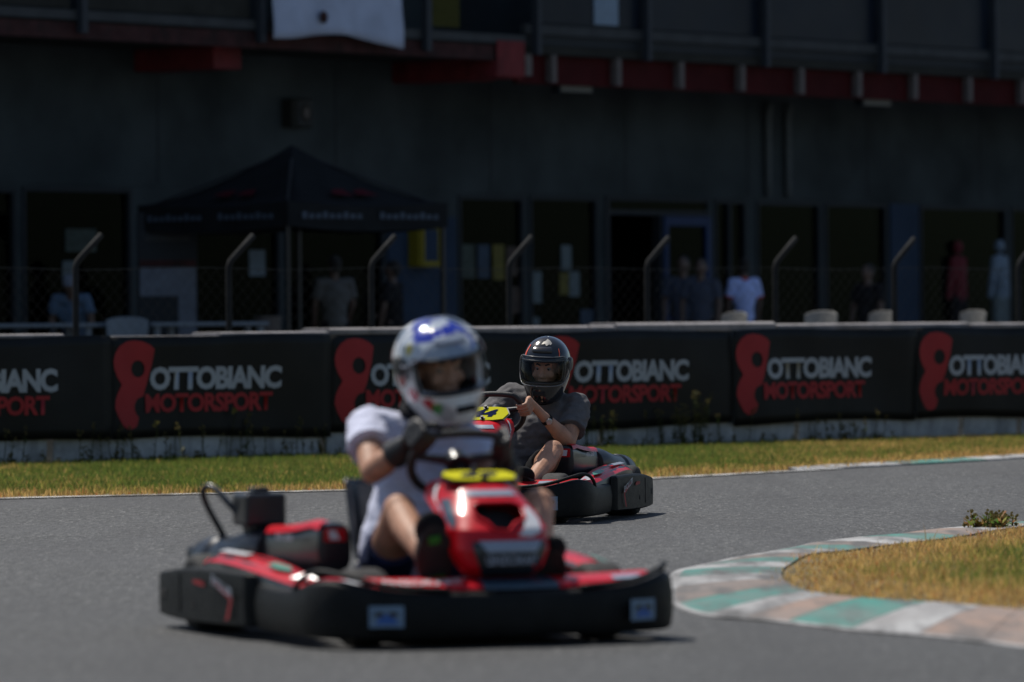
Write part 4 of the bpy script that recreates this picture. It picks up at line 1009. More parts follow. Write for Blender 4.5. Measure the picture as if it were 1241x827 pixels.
    for s in (-1, 1):
        q = MB(); q.tube(spline([(s*.30, -.85, .075), (s*.32, -.4, .055), (s*.33, .2, .055), (s*.27, .62, .055), (s*.25, .9, .07)], 5), .016, 8); q.build('frame_tube', mt['blacksteel'], K, smooth=True)
        q = MB(); q.tube(spline([(s*.33, .1, .06), (s*.53, .02, .12), (s*.56, -.2, .13), (s*.53, -.42, .12), (s*.33, -.46, .07)], 5), .013, 8); q.build('side_bar', mt['blacksteel'], K, smooth=True)
        q = MB(); q.cyl((s*.20, .70, .20), (s*.20, .74, .06), .008, n=8); q.box(s*.20-.04, s*.20+.04, .69, .705, .19, .22); q.build('pedal', mt['steel'], K)
    q = MB(); q.cyl((-.62, -.60, .14), (.62, -.60, .14), .017, n=12); q.build('axle', mt['steel'], K)
    for x, y, r, w in ((-.485, -.60, .14, .20), (.485, -.60, .14, .20), (-.40, .62, .135, .13), (.40, .62, .135, .13)):
        wh = empty('wheel', (x, y, r), 0, parent=K); tyre_mesh(r, w).build('tyre', mt['rubber'], wh, smooth=True); rim_mesh(r, w).build('rim', mt['blacksteel'], wh, smooth=True, bevel=.003)
    # bucket seat
    prof = spline([(0, .22, .175), (0, .12, .125), (0, -.06, .095), (0, -.17, .125), (0, -.235, .22), (0, -.275, .36), (0, -.295, .47), (0, -.305, .545)], 4); secs = []
    for i, p in enumerate(prof):
        f = i/(len(prof)-1); w = .19-.04*f; t = (prof[min(i+1, len(prof)-1)]-prof[max(i-1, 0)]).normalized(); n = V((0, -t.z, t.y));
        if n.y*0+n.z < 0 and f < .3: n = -n
        n = V((0, t.z, -t.y)) if f > .45 else V((0, -t.z, t.y))
        n = V((0, -t.z, t.y)) if V((0, -t.z, t.y)).z > 0 or f > .45 and V((0, -t.z, t.y)).y > 0 else V((0, t.z, -t.y))
        wing = .16*(1-abs(f-.45)*1.3)
        row = []
        for k in range(13):
            a = -1+2*k/12; row.append(p + V((w*a, 0, 0)) + n*(max(0, abs(a)-.45)/.55)**2*wing)
        secs.append(row)
    MB().loft(secs, closed_sec=False).build('seat', mt['satin'], K, smooth=True, solid=.008)
    q = MB(); q.tube([r[0] for r in secs[3:]] + [r for r in secs[-1][1:-1]] + [r[-1] for r in secs[:2:-1]], .0075, 8); q.build('seat_piping', mt['satin'], K, smooth=True)
    for s in (-1, 1):
        q = MB(); q.tube([(s*.26, -.02, .30), (s*.275, .0, .22), (s*.26, .03, .12)], .010, 8); q.sphere((s*.26, -.02, .30), .017, 8, 6); q.build('seat_strut', mt['steel'], K, smooth=True)
    # side pods, covers
    for s in (-1, 1):
        def sec(y, xi, xo, zb, zt, crown=.014):
            return [V((s*xi, y, zb)), V((s*xi, y, zt-.01)), V((s*(xi+.015), y, zt)), V((s*(xi*.5+xo*.5), y, zt+crown)), V((s*(xo-.02), y, zt)), V((s*xo, y, zt-.02)), V((s*xo, y, zb))]
        st_ = [(.52, .50, .545, .17, .213), (.40, .475, .575, .165, .228), (.2, .455, .59, .16, .252), (.0, .445, .60, .16, .272), (-.2, .44, .60, .165, .284), (-.38, .445, .595, .17, .280), (-.50, .47, .575, .18, .262), (-.54, .50, .55, .19, .235)]
        pod = MB().loft([sec(*a) for a in st_]).build('side_pod', mt['satin'], K, smooth=True, bevel=.008, angle=45)
        top = []
        for y, xi, xo, zb, zt in st_[:-1]:
            top.append([V((s*(xi-.002), y, zt-.014)), V((s*(xi+.012), y, zt+.004)), V((s*(xi*.5+xo*.5), y, zt+.0185)), V((s*(xo-.02), y, zt+.005)), V((s*(xo+.003), y, zt-.018))])
        tp_ = MB().loft(top, closed_sec=False).build('pod_cover', mt['red'], pod, smooth=True, subsurf=1)
        def onp(y, f, o=.007):
            k = min(max(0, next((i for i in range(len(st_)-1) if st_[i][0] >= y >= st_[i+1][0]), 0)), len(st_)-2); a, c = st_[k], st_[k+1]; t = (a[0]-y)/(a[0]-c[0])
            xi, xo, zt = (a[j]+(c[j]-a[j])*t for j in (1, 2, 4)); x = xi+(xo-xi)*f; return V((s*x, y, zt+.0185*(1-abs(f-.5)*2)**.8+.004*0+o+.002*(1-abs(2*f-1))))
        q = MB(); q.add([onp(.30, .55), onp(.36, .72), onp(.27, .86), onp(.17, .84), (onp(.17, .62))], [(0, 1, 2, 3, 4)]); q.build('sticker', mt['green_sticker'], pod)
        q = MB(); q.add([onp(-.05, .62, .009), onp(-.05, .80, .009), onp(-.34, .80, .009), onp(-.34, .62, .009)], [(0, 1, 2, 3)]); q.build('sticker', mt['white_sticker'] if s > 0 else mt['grey_sticker'], pod)
        q = MB(); q.add([onp(.49, .15, .004), onp(.49, .85, .004), onp(.41, .98, .004), onp(.43, .5, .006)], [(0, 1, 2, 3)]); q.build('sticker', mt['white_sticker'], pod)
        # moulded engine / tank cover beside the seat
        def csec(y, x, w, zb, zt, n=16):
            return [V((s*(x+w*math.copysign(abs(math.cos(2*PI*k/n))**.6, math.cos(2*PI*k/n))), y, (zb+zt)/2+(zt-zb)/2*math.copysign(abs(math.sin(2*PI*k/n))**.6, math.sin(2*PI*k/n)))) for k in range(n)]
        cv = MB().loft([csec(*a) for a in [(.17, .335, .03, .30, .385), (.165, .335, .058, .24, .408), (.10, .335, .064, .20, .415), (-.02, .34, .068, .16, .40), (-.16, .35, .07, .15, .388), (-.27, .36, .07, .15, .385), (-.30, .365, .066, .16, .378)]]).build('engine_cover', mt['satin'], K, smooth=True, bevel=.006, angle=50)
        tr = []
        for (y, x, w, zt) in [(.166, .335, .050, .409), (.10, .335, .056, .416), (-.02, .34, .06, .401), (-.16, .35, .062, .389), (-.27, .36, .062, .386)]:
            tr.append([V((s*(x+w*1.12), y, zt-.022)), V((s*(x+w*.98), y, zt-.002)), V((s*(x+w*.72), y, zt+.005)), V((s*(x+w*.35), y, zt+.006))])
        MB().loft(tr, closed_sec=False).build('cover_trim', mt['red'], cv, smooth=True)
        q = MB(); q.add([V((s*.30, .172, .345)), V((s*.375, .172, .345)), V((s*.375, .172, .392)), V((s*.30, .172, .392))], [(0, 1, 2, 3)]); q.build('front_badge', mt['red'], cv)
        q = MB(); q.add([V((s*.32, .174, .352)), V((s*.355, .174, .352)), V((s*.36, .174, .384)), V((s*.335, .174, .384))], [(0, 1, 2, 3)]); q.build('front_badge', mt['white_sticker'], cv)
        link('lettering', fit_text(text_mesh('RX 250', 1, off=.02), 0, 1, 0, 1, (lambda a, b: V((-.435-.002*a, .03-.17*a, .345+.024*b))) if s < 0 else (lambda a, b: V((.435, -.14+.17*a, .345+.024*b)))), mt['grey_sticker'], cv)
        # tapering barrel behind the cover with a collar and round tail
        def rsec(y, x, z, r): return [V((s*(x+r*math.cos(2*PI*k/20)), y, z+r*math.sin(2*PI*k/20))) for k in range(20)]
        MB().loft([rsec(*a) for a in [(-.30, .37, .295, .085), (-.36, .385, .295, .092), (-.44, .41, .28, .088), (-.52, .425, .27, .080), (-.60, .44, .262, .080), (-.61, .44, .262, .073), (-.64, .445, .26, .073), (-.65, .445, .26, .084), (-.74, .45, .252, .086), (-.80, .455, .247, .076), (-.84, .46, .24, .04)]]).build('silencer', mt['satin'], K, smooth=True, bevel=.004, angle=50)
    # engine and airbox on the right, hose loop, exhaust tip
    en = empty('engine', (.40, -.42, .20), 0, parent=K)
    q = MB()
    for k in range(6): q.box(-.08, .08, -.07, .07, -.08+k*.022, -.068+k*.022)
    q.box(-.07, .07, -.06, .06, -.1, .06); q.build('cylinder_block', mt['blacksteel'], en)
    q = MB(); q.box(-.072, .072, -.075, .075, .185, .305); q.build('airbox', mt['satin'], en, bevel=.014, seg=3); q = MB(); q.box(-.03, .03, -.03, .03, .306, .325); q.build('airbox_lid', mt['satin'], en, bevel=.006)
    q = MB(); q.cyl((0, 0, .06), (0, 0, .184), .05, n=14); q.build('intake', mt['blacksteel'], en)
    q = MB(); q.tube(spline([(.02, -.30, .10), (.05, -.25, .15), (.12, -.20, .26), (.14, -.17, .315), (.12, -.13, .325), (.09, -.06, .27), (.05, -.02, .20), (.03, 0, .12)], 6), .0115, 8); q.build('hose', mt['satin'], en, smooth=True)
    q = MB(); q.lathe([(.0, 0), (.036, 0), (.04, .01), (.04, .09), (.034, .10), (.0, .10)], (.08, -.34, .055), (.0, -.9, .2)); q.build('exhaust_tip', mt['blacksteel'], en, smooth=True, bevel=.004)
    q = MB(); q.sphere((.02, .06, .155), .012, 8, 6); q.sphere((.05, -.02, .22), .010, 8, 6); q.build('bolt', mt['steel'], en, smooth=True)
    return K

# ------------------------------------------------------------------ riders
def hsurf(a, z, off=0.0):
    """helmet shell: a = azimuth (0 = face), z height"""
    HZ = [-.165, -.15, -.10, -.05, .0, .05, .095, .13, .152, .163, .167]
    W_ = [.078, .089, .109, .128, .136, .134, .120, .094, .062, .032, .002]
    F_ = [.150, .170, .182, .176, .166, .152, .128, .095, .060, .030, .002]
    B_ = [.055, .075, .125, .155, .168, .168, .150, .118, .080, .042, .002]
    w = float(np.interp(z, HZ, W_)); f = float(np.interp(z, HZ, F_)); bk = float(np.interp(z, HZ, B_))
    s, c = math.sin(a), math.cos(a); e = .88
    x = w*math.copysign(abs(s)**e, s); y = (f if c > 0 else bk)*math.copysign(abs(c)**e, c)
    p = V((x, y - .012*max(0, z)/.16, z))
    if off:
        p += (V((x/w**2*w, y/(max(f, bk)**2)*w, z*2.2)).normalized())*off
    return p
def build_helmet(parent, M4, shell_mat, visor_mat, lift, decals):
    H = empty('helmet', (0, 0, 0), 0, parent=parent); H.matrix_local = M4
    NA = 72; zs = [-.165, -.158, -.145, -.12, -.095, -.075, -.062, -.052, -.045, -.03, -.01, .01, .03, .048, .056, .068, .08, .095, .11, .125, .138, .148, .156, .162, .1655, .167]
    OA, Z0, Z1 = math.radians(63), -.052, .056
    secs = []; vs = []; fs = []
    for z in zs:
        for k in range(NA): 
            a = 2*PI*k/NA - PI; zz = z
            if -.15 < z < .12: zz = z + .022*max(0, abs(a)/PI-.2)*(1 if z < .03 else .4) # aperture rises towards the hinge
            vs.append(hsurf(a, zz))
    for i in range(len(zs)-1):
        for k in range(NA):
            a = 2*PI*(k+.5)/NA - PI; l = (k+1) % NA
            zm = (zs[i]+zs[i+1])/2
            if abs(a) < OA and Z0 < zm < Z1: continue
            fs.append((i*NA+k, i*NA+l, (i+1)*NA+l, (i+1)*NA+k))
    sh = MB().add(vs, fs).build('shell', shell_mat, H, smooth=True, solid=.022, subsurf=1)
    # rim of the eye port
    ka = OA-.02
    pr = [(-ka+2*ka*k/20, Z0-.002) for k in range(21)] + [(ka, Z0+(Z1-Z0)*k/8) for k in range(1, 8)] + [(ka-2*ka*k/20, Z1) for k in range(21)] + [(-ka, Z1-(Z1-Z0)*k/8) for k in range(1, 8)]
    def hp(a, z, o): return hsurf(a, z+.022*max(0, abs(a)/PI-.2)*(1 if z < .03 else .4), o)
    q = MB(); q.tube([hp(a, z, .001) for a, z in pr], .0065, 8, closed=True); q.build('port_trim', mt['trim'], H, smooth=True)
    q = MB(); secs = []
    for k in range(25):      # chin curtain and cheek pads
        a = -PI+2*PI*k/24
        secs.append([hsurf(a, -.155)*.94, hsurf(a, -.06)*.80, hsurf(a, -.14)*.72])
    q.loft(secs, closed_path=True); q.build('lining', mt['liner'], H, smooth=True)
    # visor with hinge discs
    vz = empty('visor', (0, -.005, .015), 0, parent=H); vz.rotation_euler = (lift, 0, 0)
    va = math.radians(82); vs, fs = [], []; NV, NJ = 36, 10
    for k in range(NV+1):
        a = -va+2*va*k/NV; tap = max(0, (abs(a)-math.radians(55))/math.radians(27)); z0, z1 = -.066+.05*tap**1.5, .076-.042*tap**1.5
        for j in range(NJ+1): vs.append(hp(a, z0+(z1-z0)*j/NJ, .007)-V((0, -.005, .015)))
    for k in range(NV):
        for j in range(NJ): b = k*(NJ+1)+j; fs.append((b, b+NJ+1, b+NJ+2, b+1))
    # (sheet of real thickness)
    o = MB().add(vs, fs).build('shield', visor_mat, vz, smooth=True)
    edge = [V(vs[k*(NJ+1)]) for k in range(NV+1)] + [V(vs[NV*(NJ+1)+j]) for j in range(1, NJ)] + [V(vs[k*(NJ+1)+NJ]) for k in range(NV, -1, -1)] + [V(vs[j]) for j in range(NJ-1, 0, -1)]
    q = MB(); q.tube(edge, .0028, 6, closed=True); q.build('shield_edge', mt['visor_edge'] if shell_mat is mt['helmet_black'] else mt['grey_sticker'], vz, smooth=True)
    for s in (-1, 1):
        q = MB(); q.lathe([(0, -.012), (.034, -.012), (.036, .004), (.028, .010), (0, .011)], (s*.136, -.005, .03), (s, .05, 0)); q.build('hinge_cover', mt['trim'], H, smooth=True, bevel=.003)
    # top vent
    q = MB(); secs = []
    for k in range(7):
        a = -.42+.84*k/6; secs.append([hsurf(a, .125, .001), hsurf(a, .118, .010), hsurf(a, .104, .012), hsurf(a, .094, .002)])
    q.loft(secs); q.build('brow_vent', shell_mat if shell_mat is not mt['helmet_white'] else mt['grey_sticker'], H, smooth=True, bevel=.003)
    q = MB(); q.box(-.035, .035, .178, .186, -.118, -.095); q.build('chin_vent', mt['liner'], H, bevel=.004)
    for poly, mk_, off in decals: decal(lambda a, z, o: hp(a, z, o), poly, mt[mk_], 'decal', H, off, rings=4)
    return H

def frame_of(fwd, up):
    f = V(fwd).normalized(); r = f.cross(V(up)).normalized(); u = r.cross(f).normalized()
    return Matrix(((r.x, f.x, u.x), (r.y, f.y, u.y), (r.z, f.z, u.z)))

def hand(mb, C, th, ax, r_add, wrist, fist=1.0):
    """hand closed round the steering rim at angle th; five separate fingers"""
    u = V((1, 0, 0)); b = V((0, .60, .80)); R = .152
    def ring(t):
        x = R*math.cos(t); z = R*math.sin(t)
        if z > .105: z = .105+(z-.105)*.25
        return C + u*x + b*z
    P = ring(th); t = (ring(th+.05)-ring(th-.05)).normalized(); rad = (P-C).normalized(); rad = (rad - t*rad.dot(t)).normalized(); a = V(ax)
    e = r_add
    kn = []
    for i, off in enumerate((-.034, -.0115, .0115, .033)):
        L = (.92, 1.0, .96, .78)[i]; q0 = P + t*off
        k0 = q0 + rad*.036 + a*.020; k1 = q0 + rad*.032 - a*.020*L; k2 = q0 + rad*.004 - a*.031*L; k3 = q0 - rad*.022*L - a*.020
        kn.append(k0)
        mb.capsule(k0, .0108+e, k1, .0100+e, 10); mb.capsule(k1, .0100+e, k2, .0092+e, 10); mb.capsule(k2, .0092+e, k3, .0080+e, 10)
    pc = P + rad*.030 + a*.046
    for k0 in kn: mb.capsule(k0, .0125+e, pc + (k0-P-rad*.036-a*.02)*.7 + rad*.006, .015+e, 10)
    mb.sphere(pc, (.036+e, .022+e, .030+e), 14, 8, Matrix((t, rad, a)).transposed())
    # thumb from the side of the palm, along the driver's side of the rim
    s = 1.0
    tb = pc + t*.026*s - rad*.006; t1 = P + t*.044*s + rad*.004 + a*.024; t2 = P + t*.062*s - rad*.010 + a*.014
    mb.capsule(pc, .016+e, tb, .014+e, 10); mb.capsule(tb, .0135+e, t1, .0115+e, 10); mb.capsule(t1, .0115+e, t2, .0095+e, 10)
    mb.capsule(pc, .024+e, V(wrist), .026+e, 12)
    return pc

def rider(K, J, skin, label, glove=False):
    """J: joints in the kart's space"""
    root = empty('person', K.location, K.rotation_euler.z, label, 'person', 'kart drivers')
    body = MB(); ax = V((0, -.80, .60)); C = V(J['wheel'])
    hip, chest, neck, head = V(J['hip']), V(J['chest']), V(J['neck']), V(J['head'])
    sp = (chest-hip).normalized(); sh = (V(J['rs'])-V(J['ls'])).normalized(); fw = sp.cross(sh).normalized()*-1
    if fw.y < 0: fw = -fw
    Rm = Matrix((sh, fw, sp)).transposed()
    body.sphere(hip, (.165, .12, .11), 18, 10); body.capsule(hip+V((0, 0, .05)), .13, chest, .135, 16)
    body.sphere(chest, (.172, .112, .19), 18, 12, Rm); body.capsule(chest+sp*.1, .08, neck, .058, 14); body.capsule(neck, .058, head, .056, 14)
    for k in ('rs', 'ls'): body.capsule(chest+sp*.09, .075, V(J[k]), .062, 12)
    for s, e, w in (('rs', 're', 'rw'), ('ls', 'le', 'lw')):
        S, E, Wp = V(J[s]), V(J[e]), V(J[w]); body.capsule(S, .058, E, .043, 14); body.capsule(E, .043, E+(Wp-E)*.35, .046, 14); body.capsule(E+(Wp-E)*.3, .045, Wp, .027, 14)
        body.sphere(S+(E-S)*.45, .053, 12, 8)
    for h, k, a, t in (('rh', 'rk', 'ra', 'rt'), ('lh', 'lk', 'la', 'lt')):
        Hh, Kk, A, T = (V(J[i]) for i in (h, k, a, t)); body.capsule(Hh, .088, Kk, .056, 16); body.sphere(Kk, .058, 14, 10)
        d = A-Kk; back = V((0, -.6, -.8)); body.capsule(Kk, .053, Kk+d*.35+back*.012, .056, 14); body.capsule(Kk+d*.3+back*.012, .056, A, .036, 14); body.capsule(A, .037, A+(T-A).normalized()*.07, .030, 12)
    hr = hand(body, C, J['rth'], ax, 0, J['rw']); hl = hand(body, C, J['lth'], ax, 0, J['lw'])
    # head
    Hm = frame_of(J['look'], J['up']); hp_ = lambda x, y, z: head + Hm @ V((x, y, z))
    body.sphere(hp_(0, -.015, .03), (.073, .092, .098), 18, 12, Hm); body.sphere(hp_(0, .030, -.02), (.062, .062, .085), 16, 12, Hm); body.sphere(hp_(0, .035, -.085), (.045, .045, .034), 14, 8, Hm)
    body.capsule(hp_(0, .088, .022), .010, hp_(0, .112, -.030), .0125, 10); body.sphere(hp_(.013, .102, -.032), .010, 8, 6); body.sphere(hp_(-.013, .102, -.032), .010, 8, 6)
    body.capsule(hp_(-.042, .075, .036), .012, hp_(.042, .075, .036), .012, 10)
    for s in (-1, 1): body.sphere(hp_(s*.038, .068, -.026), (.026, .022, .022), 12, 8, Hm); body.sphere(hp_(s*.073, -.01, -.005), (.010, .018, .030), 10, 8, Hm)
    for s in (-1, 1): body.capsule(hp_(s*.017, .083, .021), .0065, hp_(s*.046, .072, .019), .0065, 8); body.capsule(hp_(s*.018, .081, -.003), .006, hp_(s*.045, .071, -.002), .006, 8)
    body.capsule(hp_(-.02, .088, -.062), .0075, hp_(.02, .088, -.062), .0075, 8); body.capsule(hp_(-.015, .086, -.075), .009, hp_(.015, .086, -.075), .009, 8)
    B = blob(body, 'body', skin, root, .0045, smooth=3)
    for s in (-1, 1):
        e = MB(); e.sphere(hp_(s*.031, .0745, .010), .0125, 12, 8); ey = e.build('eye', mt['eye'], root, smooth=True)
        e = MB(); e.sphere(hp_(s*.031, .0822, .008), .0064, 10, 6); e.build('iris', mt['iris'], ey, smooth=True)
        e = MB(); e.capsule(hp_(s*.016, .089, .030), .0045, hp_(s*.032, .087, .036), .005, 8); e.capsule(hp_(s*.032, .087, .036), .005, hp_(s*.050, .072, .030), .003, 8); e.build('eyebrow', mt['brow'], root, smooth=True)
    return root, dict(Rm=Rm, sp=sp, sh=sh, fw=fw, Hm=Hm, head=head, hl=hl, hr=hr, C=C, ax=ax)

def jersey(root, J, I, mat, sleeve=.62, belly=.02, name='jersey', wr=.010):
    q = MB(); hip, chest = V(J['hip']), V(J['chest']); sp, Rm = I['sp'], I['Rm']
    q.sphere(hip+V((0, .0, .03)), (.185, .145, .12), 18, 10); q.capsule(hip+V((0, .01, .05)), .155+belly, chest, .150, 18); q.sphere(chest, (.192, .132, .205), 18, 12, Rm)
    nk = V(J['neck']); q.cyl(chest+sp*.12, nk+(nk-chest).normalized()*.005, .13, .074, 16)
    for s, e in (('rs', 're'), ('ls', 'le')):
        S, E = V(J[s]), V(J[e]); q.capsule(chest+sp*.09, .09, S, .078, 14); end = S+(E-S)*sleeve
        q.sphere(S, .079, 14, 10); q.cyl(S, end, .078, .084, 18)
    def wf(p):
        return wr*(noise.noise(V((p.x*9, p.y*9, p.z*20)))*1.0 + .6*noise.noise(V((p.x*28, p.y*22, p.z*40))) - .25)
    return blob(q, name, mat, root, .0065, smooth=3, wrinkle=wf)

def shorts(root, J, mat, frac=.62):
    q = MB(); hip = V(J['hip']); q.sphere(hip, (.18, .135, .115), 18, 10)
    for h, k in (('rh', 'rk'), ('lh', 'lk')):
        Hh, Kk = V(J[h]), V(J[k]); q.capsule(hip, .11, Hh, .105, 14); q.cyl(Hh, Hh+(Kk-Hh)*frac, .106, .088, 18)
    def wf(p): return .007*noise.noise(V((p.x*16, p.y*24, p.z*16)))
    return blob(q, 'shorts', mat, root, .0075, smooth=3, wrinkle=wf)

def shoe(root, A, T, up, mat, sole_mat, accent=None):
    A, T = V(A), V(T); d = (T-A); fd = d.normalized()
    sd_ = fd.cross(V(up)).normalized(); sole_n = sd_.cross(fd).normalized()        # away from the sole
    Rm = Matrix((sd_, fd, sole_n)).transposed()
    q = MB(); L = .135
    heel = A - sole_n*.045 - fd*.035; ball = heel + fd*.185
    q.sphere(heel+sole_n*.025, (.046, .048, .045), 14, 10, Rm); q.sphere(ball+sole_n*.016, (.058, .072, .034), 14, 10, Rm); q.capsule(heel+sole_n*.03, .036, ball+sole_n*.015, .036, 14); q.capsule(A, .046, heel+sole_n*.03, .04, 14)
    sh = blob(q, 'shoe', mat, root, .006, smooth=3)
    q = MB(); secs = []
    N = 24
    for h, k in ((-.030, .96), (-.012, 1.0), (.004, .96)):
        row = []
        for i in range(N):
            a = 2*PI*i/N; y_ = math.cos(a)*.138; x_ = math.sin(a)*(.060 + .006*math.cos(a) - .007*math.cos(2*a))
            row.append(heel + fd*(.085+y_)*1 + sd_*x_*k + sole_n*(h + (.016 if y_ > .1 else 0)))
        secs.append(row)
    q.loft(secs); so_ = q.build('sole', sole_mat, sh, smooth=True, bevel=.004)
    if accent:
        for (c0, c1, w) in ((-.05, .02, .032), (.155, .185, .02)):
            q = MB(); p0 = heel+fd*c0-sole_n*.031; p1 = heel+fd*c1-sole_n*.031
            q.add([p0-sd_*w, p0+sd_*w, p1+sd_*w, p1-sd_*w], [(0, 1, 2, 3)]); q.build('sole_accent', accent, sh, solid=.003)
    return sh

# --- front kart and driver
KY1 = math.radians(22)
kart1 = build_kart((-.346, 20.0), KY1, '69', math.radians(14), (0, .40, .635), 'nearest red and black racing kart, driven by the person in the white and blue helmet', .580)
kart1.scale = (1.08, 1.0, .975)
J1 = dict(wheel=(0, .40, .635), hip=(0, -.09, .21), chest=(-.06, -.07, .58), neck=(-.085, -.02, .785), head=(-.074, .05, .930),
          rs=(.14, -.09, .725), ls=(-.165, .05, .675), re=(.215, .15, .575), le=(-.27, .20, .515), rw=(.150, .305, .665), lw=(-.215, .33, .60),
          rh=(.10, -.05, .20), lh=(-.10, -.05, .20), rk=(.185, .33, .445), lk=(-.315, .38, .455), ra=(.205, .665, .285), la=(-.19, .66, .22), rt=(.235, .735, .40), lt=(-.19, .745, .31),
          rth=math.radians(28), lth=math.radians(168), look=(-.07, .97, -.13), up=(.15, .2, .95))
p1, I1 = rider(kart1, J1, mt['skin'], 'driver of the nearest kart in a white jersey, black gloves and white and blue helmet')
jersey(p1, J1, I1, mt['lilac'], sleeve=.50, belly=.03); shorts(p1, J1, mt['navy_cloth'], .52)
g = MB(); C1 = V(J1['wheel'])
hand(g, C1, J1['rth'], I1['ax'], .0035, J1['rw']); E_ = V(J1['re']); W_ = V(J1['rw']); g.cyl(W_+(E_-W_)*.36, W_-(E_-W_)*.05, .054, .040, 16); blob(g, 'glove', mt['glove'], p1, .005, smooth=3)
g = MB(); hand(g, C1, J1['lth'], I1['ax'], .0035, J1['lw']); E_ = V(J1['le']); W_ = V(J1['lw']); g.cyl(W_+(E_-W_)*.36, W_-(E_-W_)*.05, .054, .040, 16); blob(g, 'glove', mt['glove'], p1, .005, smooth=3)
shoe(p1, J1['ra'], J1['rt'], (0, -.75, .65), mt['black_cloth'], mt['rubber'], mt['lime']); shoe(p1, J1['la'], J1['lt'], (0, -.75, .65), mt['black_cloth'], mt['rubber'], None)
hm = Matrix.Translation(V(J1['head'])) @ I1['Hm'].to_4x4() @ Matrix.Diagonal((1.08, 1.10, 1.08, 1))
build_helmet(p1, hm, mt['helmet_white'], mt['visor_blue'], math.radians(60), [])
q = MB(); q.tube(spline([V(J1['neck'])+V((-.1, .06, -.02)), V(J1['neck'])+V((0, .10, -.05)), V(J1['neck'])+V((.11, .02, -.01)), V(J1['neck'])+V((.05, -.09, .02)), V(J1['neck'])+V((-.08, -.07, .02)), V(J1['neck'])+V((-.1, .06, -.02))], 6), .022, 10); q.build('neck_roll', mt['black_cloth'], p1, smooth=True)

# --- rear kart and driver
KY2 = math.radians(-14)
kart2 = build_kart((-.007, 31.6), KY2, '44', math.radians(34), (0, .33, .605), 'red and black racing kart with yellow number 44 plate, behind the nearest kart')
J2 = dict(wheel=(0, .33, .605), hip=(-.02, -.09, .21), chest=(-.15, -.12, .505), neck=(-.185, -.085, .675), head=(-.195, -.02, .833),
          rs=(.04, -.16, .675), ls=(-.345, -.135, .625), re=(.20, .06, .50), le=(-.345, .09, .43), rw=(.185, .23, .625), lw=(-.235, .225, .575),
          rh=(.08, -.05, .20), lh=(-.12, -.05, .20), rk=(.20, .34, .43), lk=(-.31, .30, .385), ra=(.215, .655, .225), la=(-.26, .66, .21), rt=(.205, .76, .30), lt=(-.27, .77, .28),
          rth=math.radians(14), lth=math.radians(172), look=(-.03, .98, -.13), up=(-.06, .14, .98))
p2, I2 = rider(kart2, J2, mt['skin'], 'driver of the rear kart in a charcoal jersey and black full face helmet')
jersey(p2, J2, I2, mt['grey_tee'], sleeve=.70, belly=.0, wr=.011); shorts(p2, J2, mt['black_cloth'], .60)
shoe(p2, J2['ra'], J2['rt'], (0, -.75, .65), mt['black_cloth'], mt['rubber']); shoe(p2, J2['la'], J2['lt'], (0, -.75, .65), mt['black_cloth'], mt['rubber'])
hm = Matrix.Translation(V(J2['head'])) @ I2['Hm'].to_4x4() @ Matrix.Diagonal((1.0, 1.02, 1.08, 1))
R_ = math.radians
build_helmet(p2, hm, mt['helmet_black'], mt['visor'], 0, [([(R_(44), .076), (R_(50), .078), (R_(52), .128), (R_(47), .128)], 'orange', .002), ([(-R_(44), .076), (-R_(47), .076), (-R_(50), .115), (-R_(47), .115)], 'orange', .002),
    ([(R_(-30), .140), (R_(-22), .132), (R_(-20), .138), (R_(-8), .128), (R_(-4), .138), (R_(6), .134), (R_(2), .146), (R_(-4), .150), (R_(-12), .158), (R_(-24), .152)], 'silverdecal', .002)])
g = MB(); nk2 = V(J2['neck']); hd2 = V(J2['head']); g.capsule(nk2-V((0, 0, .01)), .074, nk2+(hd2-nk2)*.42, .070, 16); g.sphere(hd2+I2['Hm'] @ V((0, .055, -.105)), (.062, .058, .038), 14, 8, I2['Hm'])
blob(g, 'neck_gaiter', mt['black_cloth'], p2, .006, smooth=3)
# wrist watch
wv = V(J2['lw']); ev = V(J2['le']); dv = (ev-wv).normalized(); wc = wv+dv*.035
wt = empty('wristwatch', wc, 0, parent=p2); qd = dv.to_track_quat('Z', 'Y').to_matrix()
q = MB(); q.lathe([(.030, -.011), (.034, -.010), (.034, .010), (.030, .011)], (0, 0, 0), dv); q.build('strap', mt['black_cloth'], wt, smooth=True)
q = MB(); od = V((.35, .75, .55)); od = (od-dv*od.dot(dv)).normalized(); q.lathe([(0, .028), (.017, .028), (.019, .034), (.017, .041), (0, .041)], (0, 0, 0), od); q.build('watch_case', mt['steel'], wt, smooth=True, bevel=.002)
q = MB(); od = V((-.35, -.2, -.9)); od = (od-dv*od.dot(dv)).normalized(); q.box(-.012, .012, -.010, .010, .030, .038, Matrix.Identity(4)); 

